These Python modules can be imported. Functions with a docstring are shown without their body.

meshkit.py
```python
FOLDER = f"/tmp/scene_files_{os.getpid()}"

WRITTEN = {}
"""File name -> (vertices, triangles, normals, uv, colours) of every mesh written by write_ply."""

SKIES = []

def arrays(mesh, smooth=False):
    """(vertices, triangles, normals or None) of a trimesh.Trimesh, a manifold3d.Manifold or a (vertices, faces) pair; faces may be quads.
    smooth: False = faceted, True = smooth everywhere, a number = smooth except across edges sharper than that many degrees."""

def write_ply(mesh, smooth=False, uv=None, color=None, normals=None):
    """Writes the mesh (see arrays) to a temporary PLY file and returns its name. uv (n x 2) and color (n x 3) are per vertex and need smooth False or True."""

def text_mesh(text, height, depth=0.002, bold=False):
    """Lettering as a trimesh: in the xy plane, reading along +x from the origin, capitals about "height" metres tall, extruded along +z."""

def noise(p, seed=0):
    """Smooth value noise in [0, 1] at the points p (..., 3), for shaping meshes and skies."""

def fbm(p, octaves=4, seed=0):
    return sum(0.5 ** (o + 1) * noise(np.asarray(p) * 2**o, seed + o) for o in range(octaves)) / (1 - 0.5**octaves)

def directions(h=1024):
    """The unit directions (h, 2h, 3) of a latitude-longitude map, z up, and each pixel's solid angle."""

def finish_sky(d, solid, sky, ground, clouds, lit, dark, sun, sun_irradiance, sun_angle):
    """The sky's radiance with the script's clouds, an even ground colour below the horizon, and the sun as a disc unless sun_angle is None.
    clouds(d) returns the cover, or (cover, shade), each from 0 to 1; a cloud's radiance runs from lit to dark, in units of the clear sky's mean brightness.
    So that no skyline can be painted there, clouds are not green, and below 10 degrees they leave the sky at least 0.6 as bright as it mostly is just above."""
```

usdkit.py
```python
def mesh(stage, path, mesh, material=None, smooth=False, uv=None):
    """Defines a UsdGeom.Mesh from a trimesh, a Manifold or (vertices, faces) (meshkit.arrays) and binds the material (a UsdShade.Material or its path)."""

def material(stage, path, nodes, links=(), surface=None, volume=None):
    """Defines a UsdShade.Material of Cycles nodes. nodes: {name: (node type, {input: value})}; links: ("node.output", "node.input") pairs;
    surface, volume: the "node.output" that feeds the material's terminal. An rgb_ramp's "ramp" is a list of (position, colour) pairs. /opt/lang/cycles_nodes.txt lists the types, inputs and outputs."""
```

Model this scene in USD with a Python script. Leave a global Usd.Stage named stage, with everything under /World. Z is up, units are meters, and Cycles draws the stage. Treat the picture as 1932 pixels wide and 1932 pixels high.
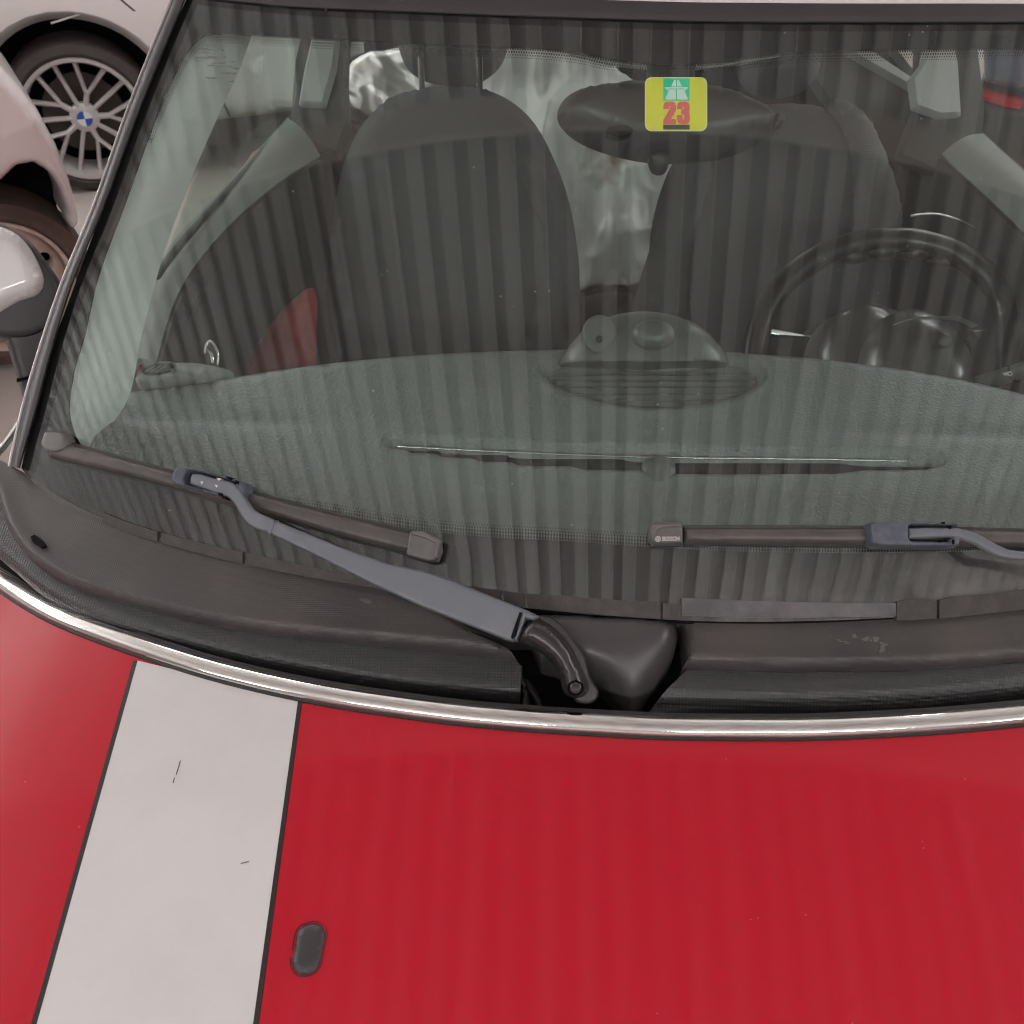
import math, numpy as np, trimesh, shapely, usdkit, meshkit
from shapely.geometry import Polygon, LineString, Point
from shapely import affinity
from scipy.spatial import Delaunay
from pxr import Usd, UsdGeom, UsdShade, UsdLux, Gf, Vt, Sdf

stage = Usd.Stage.CreateInMemory()
UsdGeom.SetStageUpAxis(stage, UsdGeom.Tokens.z)
UsdGeom.SetStageMetersPerUnit(stage, 1.0)
UsdGeom.Xform.Define(stage, '/World')

# ------------------------------------------------------------------ camera, light levels, exposure
EYE = np.array([-0.160, -0.670, 1.720])
PITCH, YAW, ROLL = math.radians(42.0), math.radians(2.0), math.radians(0.5)
FOC = 1817.0 / 1932.0
EXPOSURE = 0.0
LAMP = 40.5
fwd = np.array([-math.sin(YAW) * math.cos(PITCH), math.cos(YAW) * math.cos(PITCH), -math.sin(PITCH)])
r0 = np.array([math.cos(YAW), math.sin(YAW), 0.0])
u0 = np.cross(r0, fwd)
RIGHT = r0 * math.cos(ROLL) + u0 * math.sin(ROLL)
UP = u0 * math.cos(ROLL) - r0 * math.sin(ROLL)
cam = UsdGeom.Camera.Define(stage, '/World/camera')
M = Gf.Matrix4d(*RIGHT, 0, *UP, 0, *(-fwd), 0, *EYE, 1)
cam.AddTransformOp().Set(M)
cam.CreateHorizontalApertureAttr(36.0)
cam.CreateVerticalApertureAttr(36.0)
cam.CreateFocalLengthAttr(36.0 * FOC)
cam.CreateClippingRangeAttr(Gf.Vec2f(0.02, 100))
cam.CreateFStopAttr(14.0)
cam.CreateFocusDistanceAttr(1.05)
cam.CreateExposureAttr(EXPOSURE)

# ------------------------------------------------------------------ measuring helpers: a sight line meets a real surface
def dirs(px, py):
    px, py = np.asarray(px, float), np.asarray(py, float)
    a, b = (px - 966) / 1817.0, (966 - py) / 1817.0
    return fwd + a[..., None] * RIGHT + b[..., None] * UP

def at(px, py, t):
    return EYE + np.asarray(t, float)[..., None] * dirs(px, py) if np.ndim(t) else EYE + t * dirs(px, py)

def hit(px, py, F, t0=0.3, t1=3.5, n=160):
    d = dirs(px, py)
    ts = np.linspace(t0, t1, n)
    f = np.stack([F(EYE + t * d) for t in ts])
    ch = np.sign(f[1:]) != np.sign(f[:-1])
    k = np.where(ch.any(0), ch.argmax(0), n - 2)
    lo, hi = ts[k], ts[k + 1]
    flo = np.take_along_axis(f, k[None], 0)[0]
    for _ in range(40):
        mid = (lo + hi) / 2
        fm = F(EYE + mid[..., None] * d)
        same = np.sign(fm) == np.sign(flo)
        lo, hi = np.where(same, mid, lo), np.where(same, hi, mid)
    return EYE + ((lo + hi) / 2)[..., None] * d

def grad(F, p, e=1e-4):
    g = np.stack([(F(p + e * np.eye(3)[i]) - F(p - e * np.eye(3)[i])) / (2 * e) for i in range(3)], -1)
    return g / np.linalg.norm(g, axis=-1, keepdims=True)

def on(F, **kw):
    """A surface as px,py -> point, normal (towards the viewer)."""
    def fn(px, py):
        p = hit(px, py, F, **kw)
        n = grad(F, p)
        s = np.sign((n * (EYE - p)).sum(-1, keepdims=True))
        return p, n * s
    return fn

ZB, CT, KX = 0.99, 1.0 / math.tan(math.radians(34.7)), 0.33
BULGE = 0.55
def glassF(p):
    return p[..., 1] - (CT * (p[..., 2] - ZB) + KX * p[..., 0] ** 2 + BULGE * (p[..., 2] - ZB) * (p[..., 2] - 1.40))
glass = on(glassF)

def gl(lift):
    """The surface that floats lift metres over the glass (lift may vary)."""
    def fn(px, py):
        L = lift(np.c_[px, py]) if callable(lift) else lift
        p = hit(px, py, lambda q: glassF(q) + 1.757 * L)
        n = grad(glassF, p)
        return p, n * np.sign((n * (EYE - p)).sum(-1, keepdims=True))
    return fn

def hoodZ(x, y):
    yy = y + 0.13
    return 0.962 + 0.13 * yy - 0.16 * yy ** 2 - 0.115 * x ** 2 - 0.05 * x ** 4
def hoodF(p):
    return p[..., 2] - hoodZ(p[..., 0], p[..., 1])
hood = on(hoodF)

def cowlF(p):
    return p[..., 2] - (0.979 + 0.25 * (p[..., 1] - 0.33 * p[..., 0] ** 2))
cowl = on(cowlF)

def dashF(p):
    return p[..., 2] - (0.935 + 0.13 * p[..., 1] - 0.02 * p[..., 0] ** 2)
dash = on(dashF)

def plane(o, n):
    o, n = np.asarray(o, float), np.asarray(n, float) / np.linalg.norm(n)
    def fn(px, py):
        d = dirs(px, py)
        t = ((o - EYE) @ n) / (d @ n)
        p = EYE + t[..., None] * d
        nn = n if (EYE - o) @ n > 0 else -n
        return p, np.broadcast_to(nn, p.shape).copy()
    return fn

def facing(px, py, t, tilt=(0, 0, 0)):
    o = at(px, py, t)
    return plane(o, -fwd * 0.6 + np.array([0, -0.4, 0.25]) + np.array(tilt))

def local(o, u, v):
    o, u, v = (np.asarray(a, float) for a in (o, u, v))
    w = np.cross(u, v)
    def fn(a, b):
        p = o + a[..., None] * u + b[..., None] * v
        return p, np.broadcast_to(w, p.shape).copy()
    return fn

# ------------------------------------------------------------------ mesh helpers
def smooth_line(pts, n=60, closed=False):
    pts = np.asarray(pts, float)
    if closed:
        pts = np.vstack([pts, pts[:1]])
    s = np.r_[0, np.cumsum(np.linalg.norm(np.diff(pts, axis=0), axis=1))]
    from scipy.interpolate import PchipInterpolator, CubicSpline
    if closed:
        c = CubicSpline(s, pts, bc_type='periodic')
    else:
        c = PchipInterpolator(s, pts)
    out = c(np.linspace(0, s[-1], n + (1 if closed else 0)))
    return out[:-1] if closed else out

def P(*pts, smooth=0):
    pts = list(pts)
    return Polygon(smooth_line(pts, smooth, True) if smooth else pts).buffer(0)

def band(line, w, cap='flat'):
    return LineString(line).buffer(w / 2, cap_style=cap, join_style='round')

def tri(poly, edge, rings=()):
    """Triangles of a polygon with evenly spread points inside."""
    if poly.geom_type != 'Polygon':
        poly = max(poly.geoms, key=lambda g: g.area)
    poly = shapely.segmentize(poly.simplify(edge * 0.01), edge)
    b = [np.array(r.coords)[:-1] for r in [poly.exterior, *poly.interiors]]
    lines = [poly.boundary]
    for d in rings:
        q = poly.buffer(-d)
        for g in getattr(q, 'geoms', [q]):
            if not g.is_empty:
                for r in [g.exterior, *g.interiors]:
                    if r.length > 2 * edge:
                        b.append(np.array(shapely.segmentize(r.simplify(edge * 0.05), edge).coords)[:-1])
                        lines.append(r)
    lines = shapely.union_all(lines)
    x0, y0, x1, y1 = poly.bounds
    gx, gy = np.meshgrid(np.arange(x0, x1 + edge, edge), np.arange(y0, y1 + edge, edge * 0.87))
    gx = gx + (np.arange(len(gx)) % 2)[:, None] * edge / 2
    g = np.c_[gx.ravel(), gy.ravel()]
    gp = shapely.points(g)
    g = g[shapely.contains(poly, gp) & (shapely.distance(lines, gp) > edge * 0.45)]
    pts = np.vstack(b + [g])
    pts = np.unique(np.round(pts, 9), axis=0)
    f = Delaunay(pts).simplices
    c = pts[f].mean(1)
    keep = shapely.contains(poly, shapely.points(c))
    a = pts[f]
    ar = np.abs(np.cross(a[:, 1] - a[:, 0], a[:, 2] - a[:, 0]))
    f = f[keep & (ar > 1e-9 * edge * edge)]
    a = pts[f]
    ccw = np.cross(a[:, 1] - a[:, 0], a[:, 2] - a[:, 0]) > 0
    f[~ccw] = f[~ccw][:, ::-1]
    return pts, f, poly

def lay(poly, fn, h0, h1, r=0.0, edge=12.0, base=0.2, bump=None, soft=None):
    """A solid piece lying on a surface: outline in the surface's own coordinates, from height h0 to h1, its rim rounded over r."""
    if poly.geom_type != 'Polygon':
        return join([lay(g, fn, h0, h1, r, edge, base, bump) for g in poly.geoms if g.area > edge * edge * 0.02])
    pts, f, poly = tri(poly, edge, [r * k for k in (0.12, 0.4, 0.75) if r * k > 0.35 * edge] if r > 0 else ())
    p, n = fn(pts[:, 0], pts[:, 1])
    H0 = h0(pts) if callable(h0) else np.full(len(pts), float(h0))
    H1 = h1(pts) if callable(h1) else np.full(len(pts), float(h1))
    if r > 0:
        d = np.clip(shapely.distance(poly.boundary, shapely.points(pts)) / r, 0, 1)
        H1 = H0 + (H1 - H0) * (base + (1 - base) * np.sqrt(1 - (1 - d) ** 2))
    soft = (8 if r >= 2.5 * edge else 0) if soft is None else soft
    if soft:
        ed = np.unique(np.sort(np.vstack([f[:, [0, 1]], f[:, [1, 2]], f[:, [2, 0]]]), 1), axis=0)
        inside = shapely.distance(poly.boundary, shapely.points(pts)) > 1e-6 * edge
        deg = np.bincount(ed.ravel(), minlength=len(pts)).clip(1)
        for _ in range(soft):
            sm = (np.bincount(ed[:, 0], H1[ed[:, 1]], len(pts)) + np.bincount(ed[:, 1], H1[ed[:, 0]], len(pts))) / deg
            H1 = np.where(inside, 0.4 * H1 + 0.6 * sm, H1)
    if bump is not None:
        H1 = H1 + bump(pts, p)
    top, bot = p + n * H1[:, None], p + n * H0[:, None]
    e = np.vstack([f[:, [0, 1]], f[:, [1, 2]], f[:, [2, 0]]])
    key = {tuple(x) for x in e.tolist()}
    be = np.array([x for x in e.tolist() if (x[1], x[0]) not in key])
    N = len(pts)
    side = np.vstack([np.c_[be[:, 0], be[:, 0] + N, be[:, 1] + N], np.c_[be[:, 0], be[:, 1] + N, be[:, 1]]])
    faces = np.vstack([f, f[:, ::-1] + N, side])
    m = trimesh.Trimesh(np.vstack([top, bot]), faces, process=False)
    if m.volume < 0:
        m.invert()
    return m

def layg(poly, h0, h1, r=0.0, edge=6.0, base=0.2):
    """lay() for pieces that stand over the windscreen from height h0 to h1."""
    top = h1 if callable(h1) else (lambda q: np.full(len(q), float(h1)))
    bot = h0 if callable(h0) else (lambda q: np.full(len(q), float(h0)))
    k = 0.45 if r > 0 else 1.0
    mid = lambda q: bot(q) + k * (top(q) - bot(q))
    return lay(poly, gl(mid), lambda q: bot(q) - mid(q), lambda q: top(q) - mid(q), r, edge, base)

def disc_(px, py, rx, ry):
    a = np.linspace(0, 2 * math.pi, 10, endpoint=False)
    return Polygon(np.c_[px + rx * np.cos(a), py + ry * np.sin(a)])

def join(ms):
    return trimesh.util.concatenate([m for m in ms if m is not None])

def loft(rows, thick=0.0, flip=False):
    g = np.asarray(rows, float)
    R, C = g.shape[:2]
    i = np.arange(R * C).reshape(R, C)
    f = np.vstack([np.c_[i[:-1, :-1].ravel(), i[:-1, 1:].ravel(), i[1:, 1:].ravel()], np.c_[i[:-1, :-1].ravel(), i[1:, 1:].ravel(), i[1:, :-1].ravel()]])
    if flip:
        f = f[:, ::-1]
    m = trimesh.Trimesh(g.reshape(-1, 3), f, process=False)
    if thick:
        n = m.vertex_normals
        N = R * C
        e = np.vstack([f[:, [0, 1]], f[:, [1, 2]], f[:, [2, 0]]])
        key = {tuple(x) for x in e.tolist()}
        be = np.array([x for x in e.tolist() if (x[1], x[0]) not in key])
        side = np.vstack([np.c_[be[:, 0], be[:, 0] + N, be[:, 1] + N], np.c_[be[:, 0], be[:, 1] + N, be[:, 1]]])
        m = trimesh.Trimesh(np.vstack([m.vertices, m.vertices - n * thick]), np.vstack([f, f[:, ::-1] + N, side]), process=False)
        if m.volume < 0:
            m.invert()
    return m

def sweep(path, section, up=None, closed=False):
    """section (k,2) swept along path; x of the section lies across, y along up."""
    path, section = np.asarray(path, float), np.asarray(section, float)
    t = np.gradient(path, axis=0)
    if closed:
        t = (np.roll(path, -1, 0) - np.roll(path, 1, 0))
    t /= np.linalg.norm(t, axis=1, keepdims=True)
    up = np.broadcast_to(np.array([0, 0, 1.0]) if up is None else np.asarray(up, float), path.shape)
    s = np.cross(t, up)
    s /= np.linalg.norm(s, axis=1, keepdims=True)
    v = np.cross(s, t)
    ring = path[:, None] + section[None, :, :1] * s[:, None] + section[None, :, 1:] * v[:, None]
    R, K = ring.shape[:2]
    i = np.arange(R * K).reshape(R, K)
    a, b = (i, np.roll(i, -1, 0)) if closed else (i[:-1], i[1:])
    a2, b2 = np.roll(a, -1, 1), np.roll(b, -1, 1)
    f = np.vstack([np.c_[a.ravel(), b.ravel(), b2.ravel()], np.c_[a.ravel(), b2.ravel(), a2.ravel()]])
    V = ring.reshape(-1, 3)
    if not closed:
        V = np.vstack([V, path[:1], path[-1:]])
        c0, c1 = R * K, R * K + 1
        j = np.arange(K)
        f = np.vstack([f, np.c_[np.full(K, c0), i[0], np.roll(i[0], -1)], np.c_[np.full(K, c1), np.roll(i[-1], -1), i[-1]]])
    m = trimesh.Trimesh(V, f, process=False)
    if m.volume < 0:
        m.invert()
    return m

def circle(r, k=14, rx=None):
    a = np.linspace(0, 2 * math.pi, k, endpoint=False)
    return np.c_[(rx or r) * np.cos(a), r * np.sin(a)]

def box(x0, x1, y0, y1, z0, z1):
    m = trimesh.creation.box([x1 - x0, y1 - y0, z1 - z0])
    m.apply_translation([(x0 + x1) / 2, (y0 + y1) / 2, (z0 + z1) / 2])
    return m

def orient(m, o, u, v, w):
    T = np.eye(4)
    T[:3, 0], T[:3, 1], T[:3, 2], T[:3, 3] = u, v, w, o
    m.apply_transform(T)
    return m

# ------------------------------------------------------------------ materials
def lin(r, g, b):
    c = np.array([r, g, b], float) / 255
    return tuple(np.where(c < 0.04045, c / 12.92, ((c + 0.055) / 1.055) ** 2.4))

def mat(name, color, rough=0.5, metallic=0.0, coat=0.0, bump=None, spots=None, spec=0.5, emit=None, coat_rough=0.04):
    """bump: (kind, scale, strength, distance); spots: (scale, lo, hi, colour, amount) uneven dirt."""
    nodes = {'p': ('principled_bsdf', dict(base_color=color, roughness=rough, metallic=metallic, coat_weight=coat, coat_roughness=coat_rough, specular_ior_level=spec)),
             'g': ('geometry', {})}
    links = []
    if bump:
        kind, sc, st, di = bump
        if kind == 'noise':
            nodes['t'] = ('noise_texture', dict(scale=sc, detail=3.0, roughness=0.6))
            out = 't.fac'
        elif kind == 'cells':
            nodes['t'] = ('voronoi_texture', dict(scale=sc, feature='smooth_f1', smoothness=0.6, randomness=0.9))
            out = 't.distance'
        else:
            nodes['t'] = ('voronoi_texture', dict(scale=sc, feature='f1', randomness=0.0))
            out = 't.distance'
        nodes['b'] = ('bump', dict(strength=st, distance=di))
        links += [('g.position', 't.vector'), (out, 'b.height'), ('b.normal', 'p.normal')]
    if spots:
        sc, lo, hi, col, am = spots
        nodes['s'] = ('noise_texture', dict(scale=sc, detail=6.0, roughness=0.65))
        nodes['m'] = ('map_range', dict(from_min=lo, from_max=hi, to_min=0.0, to_max=am, clamp=True))
        nodes['x'] = ('mix', dict(color1=color, color2=col))
        links += [('g.position', 's.vector'), ('s.fac', 'm.value'), ('m.result', 'x.fac'), ('x.color', 'p.base_color')]
    if emit:
        nodes['p'][1].update(emission_color=emit[0], emission_strength=emit[1])
    return usdkit.material(stage, '/World/Looks/' + name, nodes, links, surface='p.BSDF')

def pane(name, tint, f0=0.04, dust=None):
    nodes = {'t': ('transparent_bsdf', dict(color=tint)), 'g': ('glossy_bsdf', dict(color=(1, 1, 1), roughness=0.0)),
             'l': ('layer_weight', dict(blend=0.5)), 'p5': ('math', dict(math_type='power', value2=5.0)),
             'ma': ('math', dict(math_type='multiply_add', value2=1 - f0, value3=f0)), 'mx': ('mix_closure', {})}
    links = [('l.facing', 'p5.value1'), ('p5.value', 'ma.value1'), ('ma.value', 'mx.fac'), ('t.BSDF', 'mx.closure1'), ('g.BSDF', 'mx.closure2')]
    out = 'mx.closure'
    if dust:
        nodes.update({'geo': ('geometry', {}), 'n': ('noise_texture', dict(scale=9.0, detail=6.0, roughness=0.7)),
                      'sep': ('separate_xyz', {}), 'low': ('map_range', dict(from_min=1.045, from_max=0.985, to_min=0.0, to_max=1.0, clamp=True)),
                      'rt': ('map_range', dict(from_min=-0.10, from_max=0.40, to_min=0.10, to_max=1.0, clamp=True)),
                      'nr': ('map_range', dict(from_min=0.38, from_max=0.72, to_min=0.15, to_max=1.0, clamp=True)),
                      'k1': ('math', dict(math_type='multiply')), 'k2': ('math', dict(math_type='multiply')), 'k3': ('math', dict(math_type='multiply_add', value2=dust[0], value3=dust[1])),
                      'sp': ('voronoi_texture', dict(scale=55.0, feature='f1')), 'spr': ('map_range', dict(from_min=0.09, from_max=0.03, to_min=0.0, to_max=1.0, clamp=True)),
                      'spn': ('noise_texture', dict(scale=14.0, detail=2.0)), 'spm': ('map_range', dict(from_min=0.57, from_max=0.66, to_min=0.0, to_max=0.55, clamp=True)),
                      'k4': ('math', dict(math_type='multiply')), 'k5': ('math', dict(math_type='add', use_clamp=True)),
                      'd': ('diffuse_bsdf', dict(color=(0.50, 0.46, 0.45))), 'mx2': ('mix_closure', {})})
        links += [('geo.position', 'n.vector'), ('geo.position', 'sep.vector'), ('sep.z', 'low.value'), ('sep.x', 'rt.value'), ('n.fac', 'nr.value'), ('low.result', 'k1.value1'), ('rt.result', 'k1.value2'),
                  ('k1.value', 'k2.value1'), ('nr.result', 'k2.value2'), ('k2.value', 'k3.value1'),
                  ('geo.position', 'sp.vector'), ('sp.distance', 'spr.value'), ('geo.position', 'spn.vector'), ('spn.fac', 'spm.value'), ('spr.result', 'k4.value1'), ('spm.result', 'k4.value2'),
                  ('k3.value', 'k5.value1'), ('k4.value', 'k5.value2'), ('k5.value', 'mx2.fac'), ('mx.closure', 'mx2.closure1'), ('d.BSDF', 'mx2.closure2')]
        out = 'mx2.closure'
    return usdkit.material(stage, '/World/Looks/' + name, nodes, links, surface=out)

MT = dict(
    red=mat('red_paint', (0.44, 0.003, 0.017), 0.35, coat=0.9, coat_rough=0.085, spec=0.08, bump=('noise', 260.0, 0.02, 0.001)),
    chip=mat('paint_chip', (0.55, 0.08, 0.10), 0.5),
    stripe=mat('white_stripe', (0.60, 0.575, 0.57), 0.32, coat=0.15, spec=0.4, spots=(7.0, 0.45, 0.8, (0.50, 0.475, 0.47), 0.6)),
    black_line=mat('black_line', (0.016, 0.013, 0.013), 0.4),
    chrome=mat('polished_chrome', (0.84, 0.82, 0.80), 0.10, metallic=1.0, spots=(30.0, 0.5, 0.75, (0.62, 0.60, 0.58), 0.25)),
    rubber=mat('dark_rubber', (0.030, 0.026, 0.026), 0.6),
    gap=mat('black_gap', (0.006, 0.006, 0.007), 0.8, spec=0.1),
    cowl=mat('cowl_plastic', (0.056, 0.051, 0.051), 0.42, bump=('dots', 420.0, 0.6, 0.0008), spots=(9.0, 0.42, 0.72, (0.085, 0.073, 0.069), 0.8)),
    ledge=mat('ledge_plastic', (0.042, 0.041, 0.043), 0.40, bump=('dots', 300.0, 0.8, 0.0012), spots=(12.0, 0.5, 0.8, (0.075, 0.066, 0.064), 0.6)),
    cover=mat('smooth_cover_plastic', (0.058, 0.054, 0.054), 0.36, bump=('noise', 900.0, 0.15, 0.0004)),
    trim=mat('trim_black', (0.040, 0.035, 0.038), 0.42, bump=('noise', 700.0, 0.1, 0.0004)),
    frit=mat('ceramic_frit', (0.012, 0.010, 0.011), 0.6, spec=0.0),
    dots=mat('ceramic_dots', (0.012, 0.010, 0.011), 0.6, spec=0.0),
    dusty=mat('dusty_strip', (0.075, 0.071, 0.073), 0.35, bump=('noise', 300.0, 0.1, 0.0005), spots=(26.0, 0.4, 0.7, (0.14, 0.132, 0.136), 0.9)),
    smear=mat('dust_smear', (0.13, 0.122, 0.12), 0.8),
    grime=mat('grime_streak', (0.16, 0.165, 0.16), 0.8),
    edge_seal=mat('old_seal', (0.052, 0.046, 0.045), 0.75, bump=('noise', 420.0, 0.5, 0.001), spots=(60.0, 0.45, 0.7, (0.085, 0.073, 0.069), 0.7)),
    arm=mat('wiper_arm_grey', (0.135, 0.145, 0.165), 0.42, bump=('noise', 900.0, 0.08, 0.0003), spots=(18.0, 0.5, 0.75, (0.20, 0.20, 0.21), 0.6)),
    clip=mat('wiper_clip_blue_grey', (0.070, 0.078, 0.105), 0.45, spots=(40.0, 0.5, 0.75, (0.17, 0.17, 0.19), 0.7)),
    blade=mat('wiper_blade_faded', (0.068, 0.060, 0.058), 0.40, spots=(24.0, 0.4, 0.7, (0.115, 0.10, 0.095), 0.7)),
    cap=mat('wiper_cap_faded', (0.10, 0.094, 0.093), 0.35, spots=(40.0, 0.4, 0.7, (0.16, 0.148, 0.145), 0.6)),
    hinge=mat('wiper_hinge_satin', (0.030, 0.026, 0.026), 0.26),
    letter=mat('pale_print', (0.60, 0.55, 0.55), 0.6),
    dash=mat('dash_leather_grain', (0.15, 0.165, 0.158), 0.38, bump=('cells', 260.0, 0.6, 0.0016)),
    dash_dark=mat('dash_recess', (0.020, 0.022, 0.021), 0.5),
    pod_dark=mat('gauge_pod_dark', (0.034, 0.036, 0.035), 0.24),
    pale_cover=mat('pale_belt_cover', (0.40, 0.415, 0.40), 0.7),
    vent=mat('vent_slats', (0.13, 0.14, 0.132), 0.35),
    seat=mat('seat_fabric', (0.075, 0.076, 0.078), 0.85, bump=('noise', 1100.0, 0.5, 0.0012), spec=0.2),
    seat_mesh=mat('seat_mesh_fabric', (0.105, 0.104, 0.104), 0.85, bump=('dots', 260.0, 0.6, 0.0015), spec=0.2),
    red_cloth=mat('red_interior', (0.24, 0.022, 0.020), 0.7, bump=('noise', 700.0, 0.3, 0.001)),
    wheel_black=mat('glossy_leather', (0.009, 0.009, 0.009), 0.26, bump=('noise', 500.0, 0.12, 0.0005)),
    pod=mat('pod_plastic', (0.088, 0.095, 0.09), 0.32, bump=('noise', 800.0, 0.1, 0.0004)),
    pale=mat('pale_trim', (0.74, 0.76, 0.73), 0.7, bump=('noise', 600.0, 0.15, 0.0006)),
    card=mat('door_card', (0.040, 0.042, 0.040), 0.6, bump=('cells', 300.0, 0.3, 0.001)),
    sill=mat('door_sill_trim', (0.20, 0.21, 0.20), 0.6, bump=('cells', 300.0, 0.2, 0.0008)),
    interior=mat('dark_interior', (0.018, 0.018, 0.018), 0.85, spec=0.2),
    panel=mat('rear_panel', (0.10, 0.088, 0.080), 0.7),
    mirror_black=mat('mirror_shell', (0.040, 0.041, 0.043), 0.30),
    silver=mat('bright_metal', (0.75, 0.74, 0.73), 0.18, metallic=1.0),
    white=mat('white_car_paint', (0.70, 0.655, 0.65), 0.35, coat=0.8),
    white_b=mat('white_van_paint', (0.70, 0.645, 0.635), 0.4, coat=0.6, spots=(5.0, 0.5, 0.8, (0.6, 0.55, 0.53), 0.5)),
    roof=mat('white_roof_paint', (0.72, 0.66, 0.65), 0.3, coat=0.8),
    tyre=mat('tyre_rubber', (0.045, 0.037, 0.035), 0.75, spots=(14.0, 0.4, 0.7, (0.075, 0.060, 0.055), 0.7)),
    tyre_dusty=mat('dusty_tyre_rubber', (0.070, 0.050, 0.043), 0.85, spots=(10.0, 0.4, 0.7, (0.13, 0.095, 0.08), 0.8)),
    alloy=mat('alloy_rim', (0.56, 0.53, 0.525), 0.35, metallic=0.3),
    steel=mat('dusty_steel_rim', (0.55, 0.47, 0.42), 0.6, spots=(12.0, 0.42, 0.7, (0.40, 0.30, 0.24), 0.8)),
    well=mat('wheel_well', (0.008, 0.007, 0.007), 0.9, spec=0.1),
    disc=mat('brake_disc', (0.10, 0.085, 0.08), 0.5, metallic=0.6),
    dark_glass=mat('dark_window', (0.02, 0.022, 0.024), 0.08),
    blue_car=mat('blue_grey_paint', (0.085, 0.115, 0.165), 0.3, coat=0.8, spots=(4.0, 0.4, 0.7, (0.13, 0.16, 0.21), 0.6)),
    bumper=mat('dark_bumper', (0.045, 0.047, 0.045), 0.5),
    tail=mat('tail_lamp_red', (0.42, 0.03, 0.035), 0.2, coat=1.0),
    roundel_blue=mat('roundel_blue', (0.03, 0.10, 0.40), 0.3),
    roundel_white=mat('roundel_white', (0.75, 0.75, 0.78), 0.3),
    floor=mat('garage_floor', (0.46, 0.41, 0.385), 0.55, bump=('noise', 60.0, 0.1, 0.003), spots=(1.6, 0.4, 0.75, (0.36, 0.31, 0.28), 0.7)),
    wall=mat('garage_wall', (0.70, 0.67, 0.65), 0.9),
    sheet_metal_0=mat('ceiling_sheet_a', (0.80, 0.80, 0.79), 0.55),
    sheet_metal_1=mat('ceiling_sheet_b', (0.74, 0.74, 0.73), 0.55),
    sheet_metal_2=mat('ceiling_sheet_c', (0.69, 0.69, 0.68), 0.55),
    gutter=mat('pillar_bright_edge', (0.42, 0.40, 0.40), 0.3, metallic=0.8),
    deck=mat('ceiling_deck', (0.56, 0.555, 0.55), 0.7),
    bright_edge=mat('ceiling_rib_edge', (0.93, 0.93, 0.92), 0.5),
    beam=mat('ceiling_beam', (0.78, 0.72, 0.68), 0.6),
    housing=mat('lamp_housing', (0.8, 0.8, 0.8), 0.5),
    yellow=mat('sticker_yellow', (0.95, 0.87, 0.06), 0.6),
    yellow_rim=mat('sticker_rim', (0.93, 0.92, 0.42), 0.6),
    green=mat('sticker_green', (0.010, 0.75, 0.45), 0.6),
    sticker_white=mat('sticker_white', (0.86, 0.95, 0.90), 0.6),
    sticker_red=mat('sticker_red', (0.95, 0.17, 0.17), 0.6),
    sticker_black=mat('sticker_black', (0.06, 0.058, 0.045), 0.6),
    sticker_line=mat('sticker_line', (0.25, 0.23, 0.03), 0.6),
)
MT['lamp'] = mat('lamp_tube', (0.9, 0.9, 0.9), 0.5, emit=((1.0, 0.972, 0.967), LAMP * 0.8))
MT['lamp_side'] = mat('lamp_tube_side', (0.9, 0.9, 0.9), 0.5, emit=((1.0, 0.972, 0.967), LAMP * 1.9))
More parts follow.
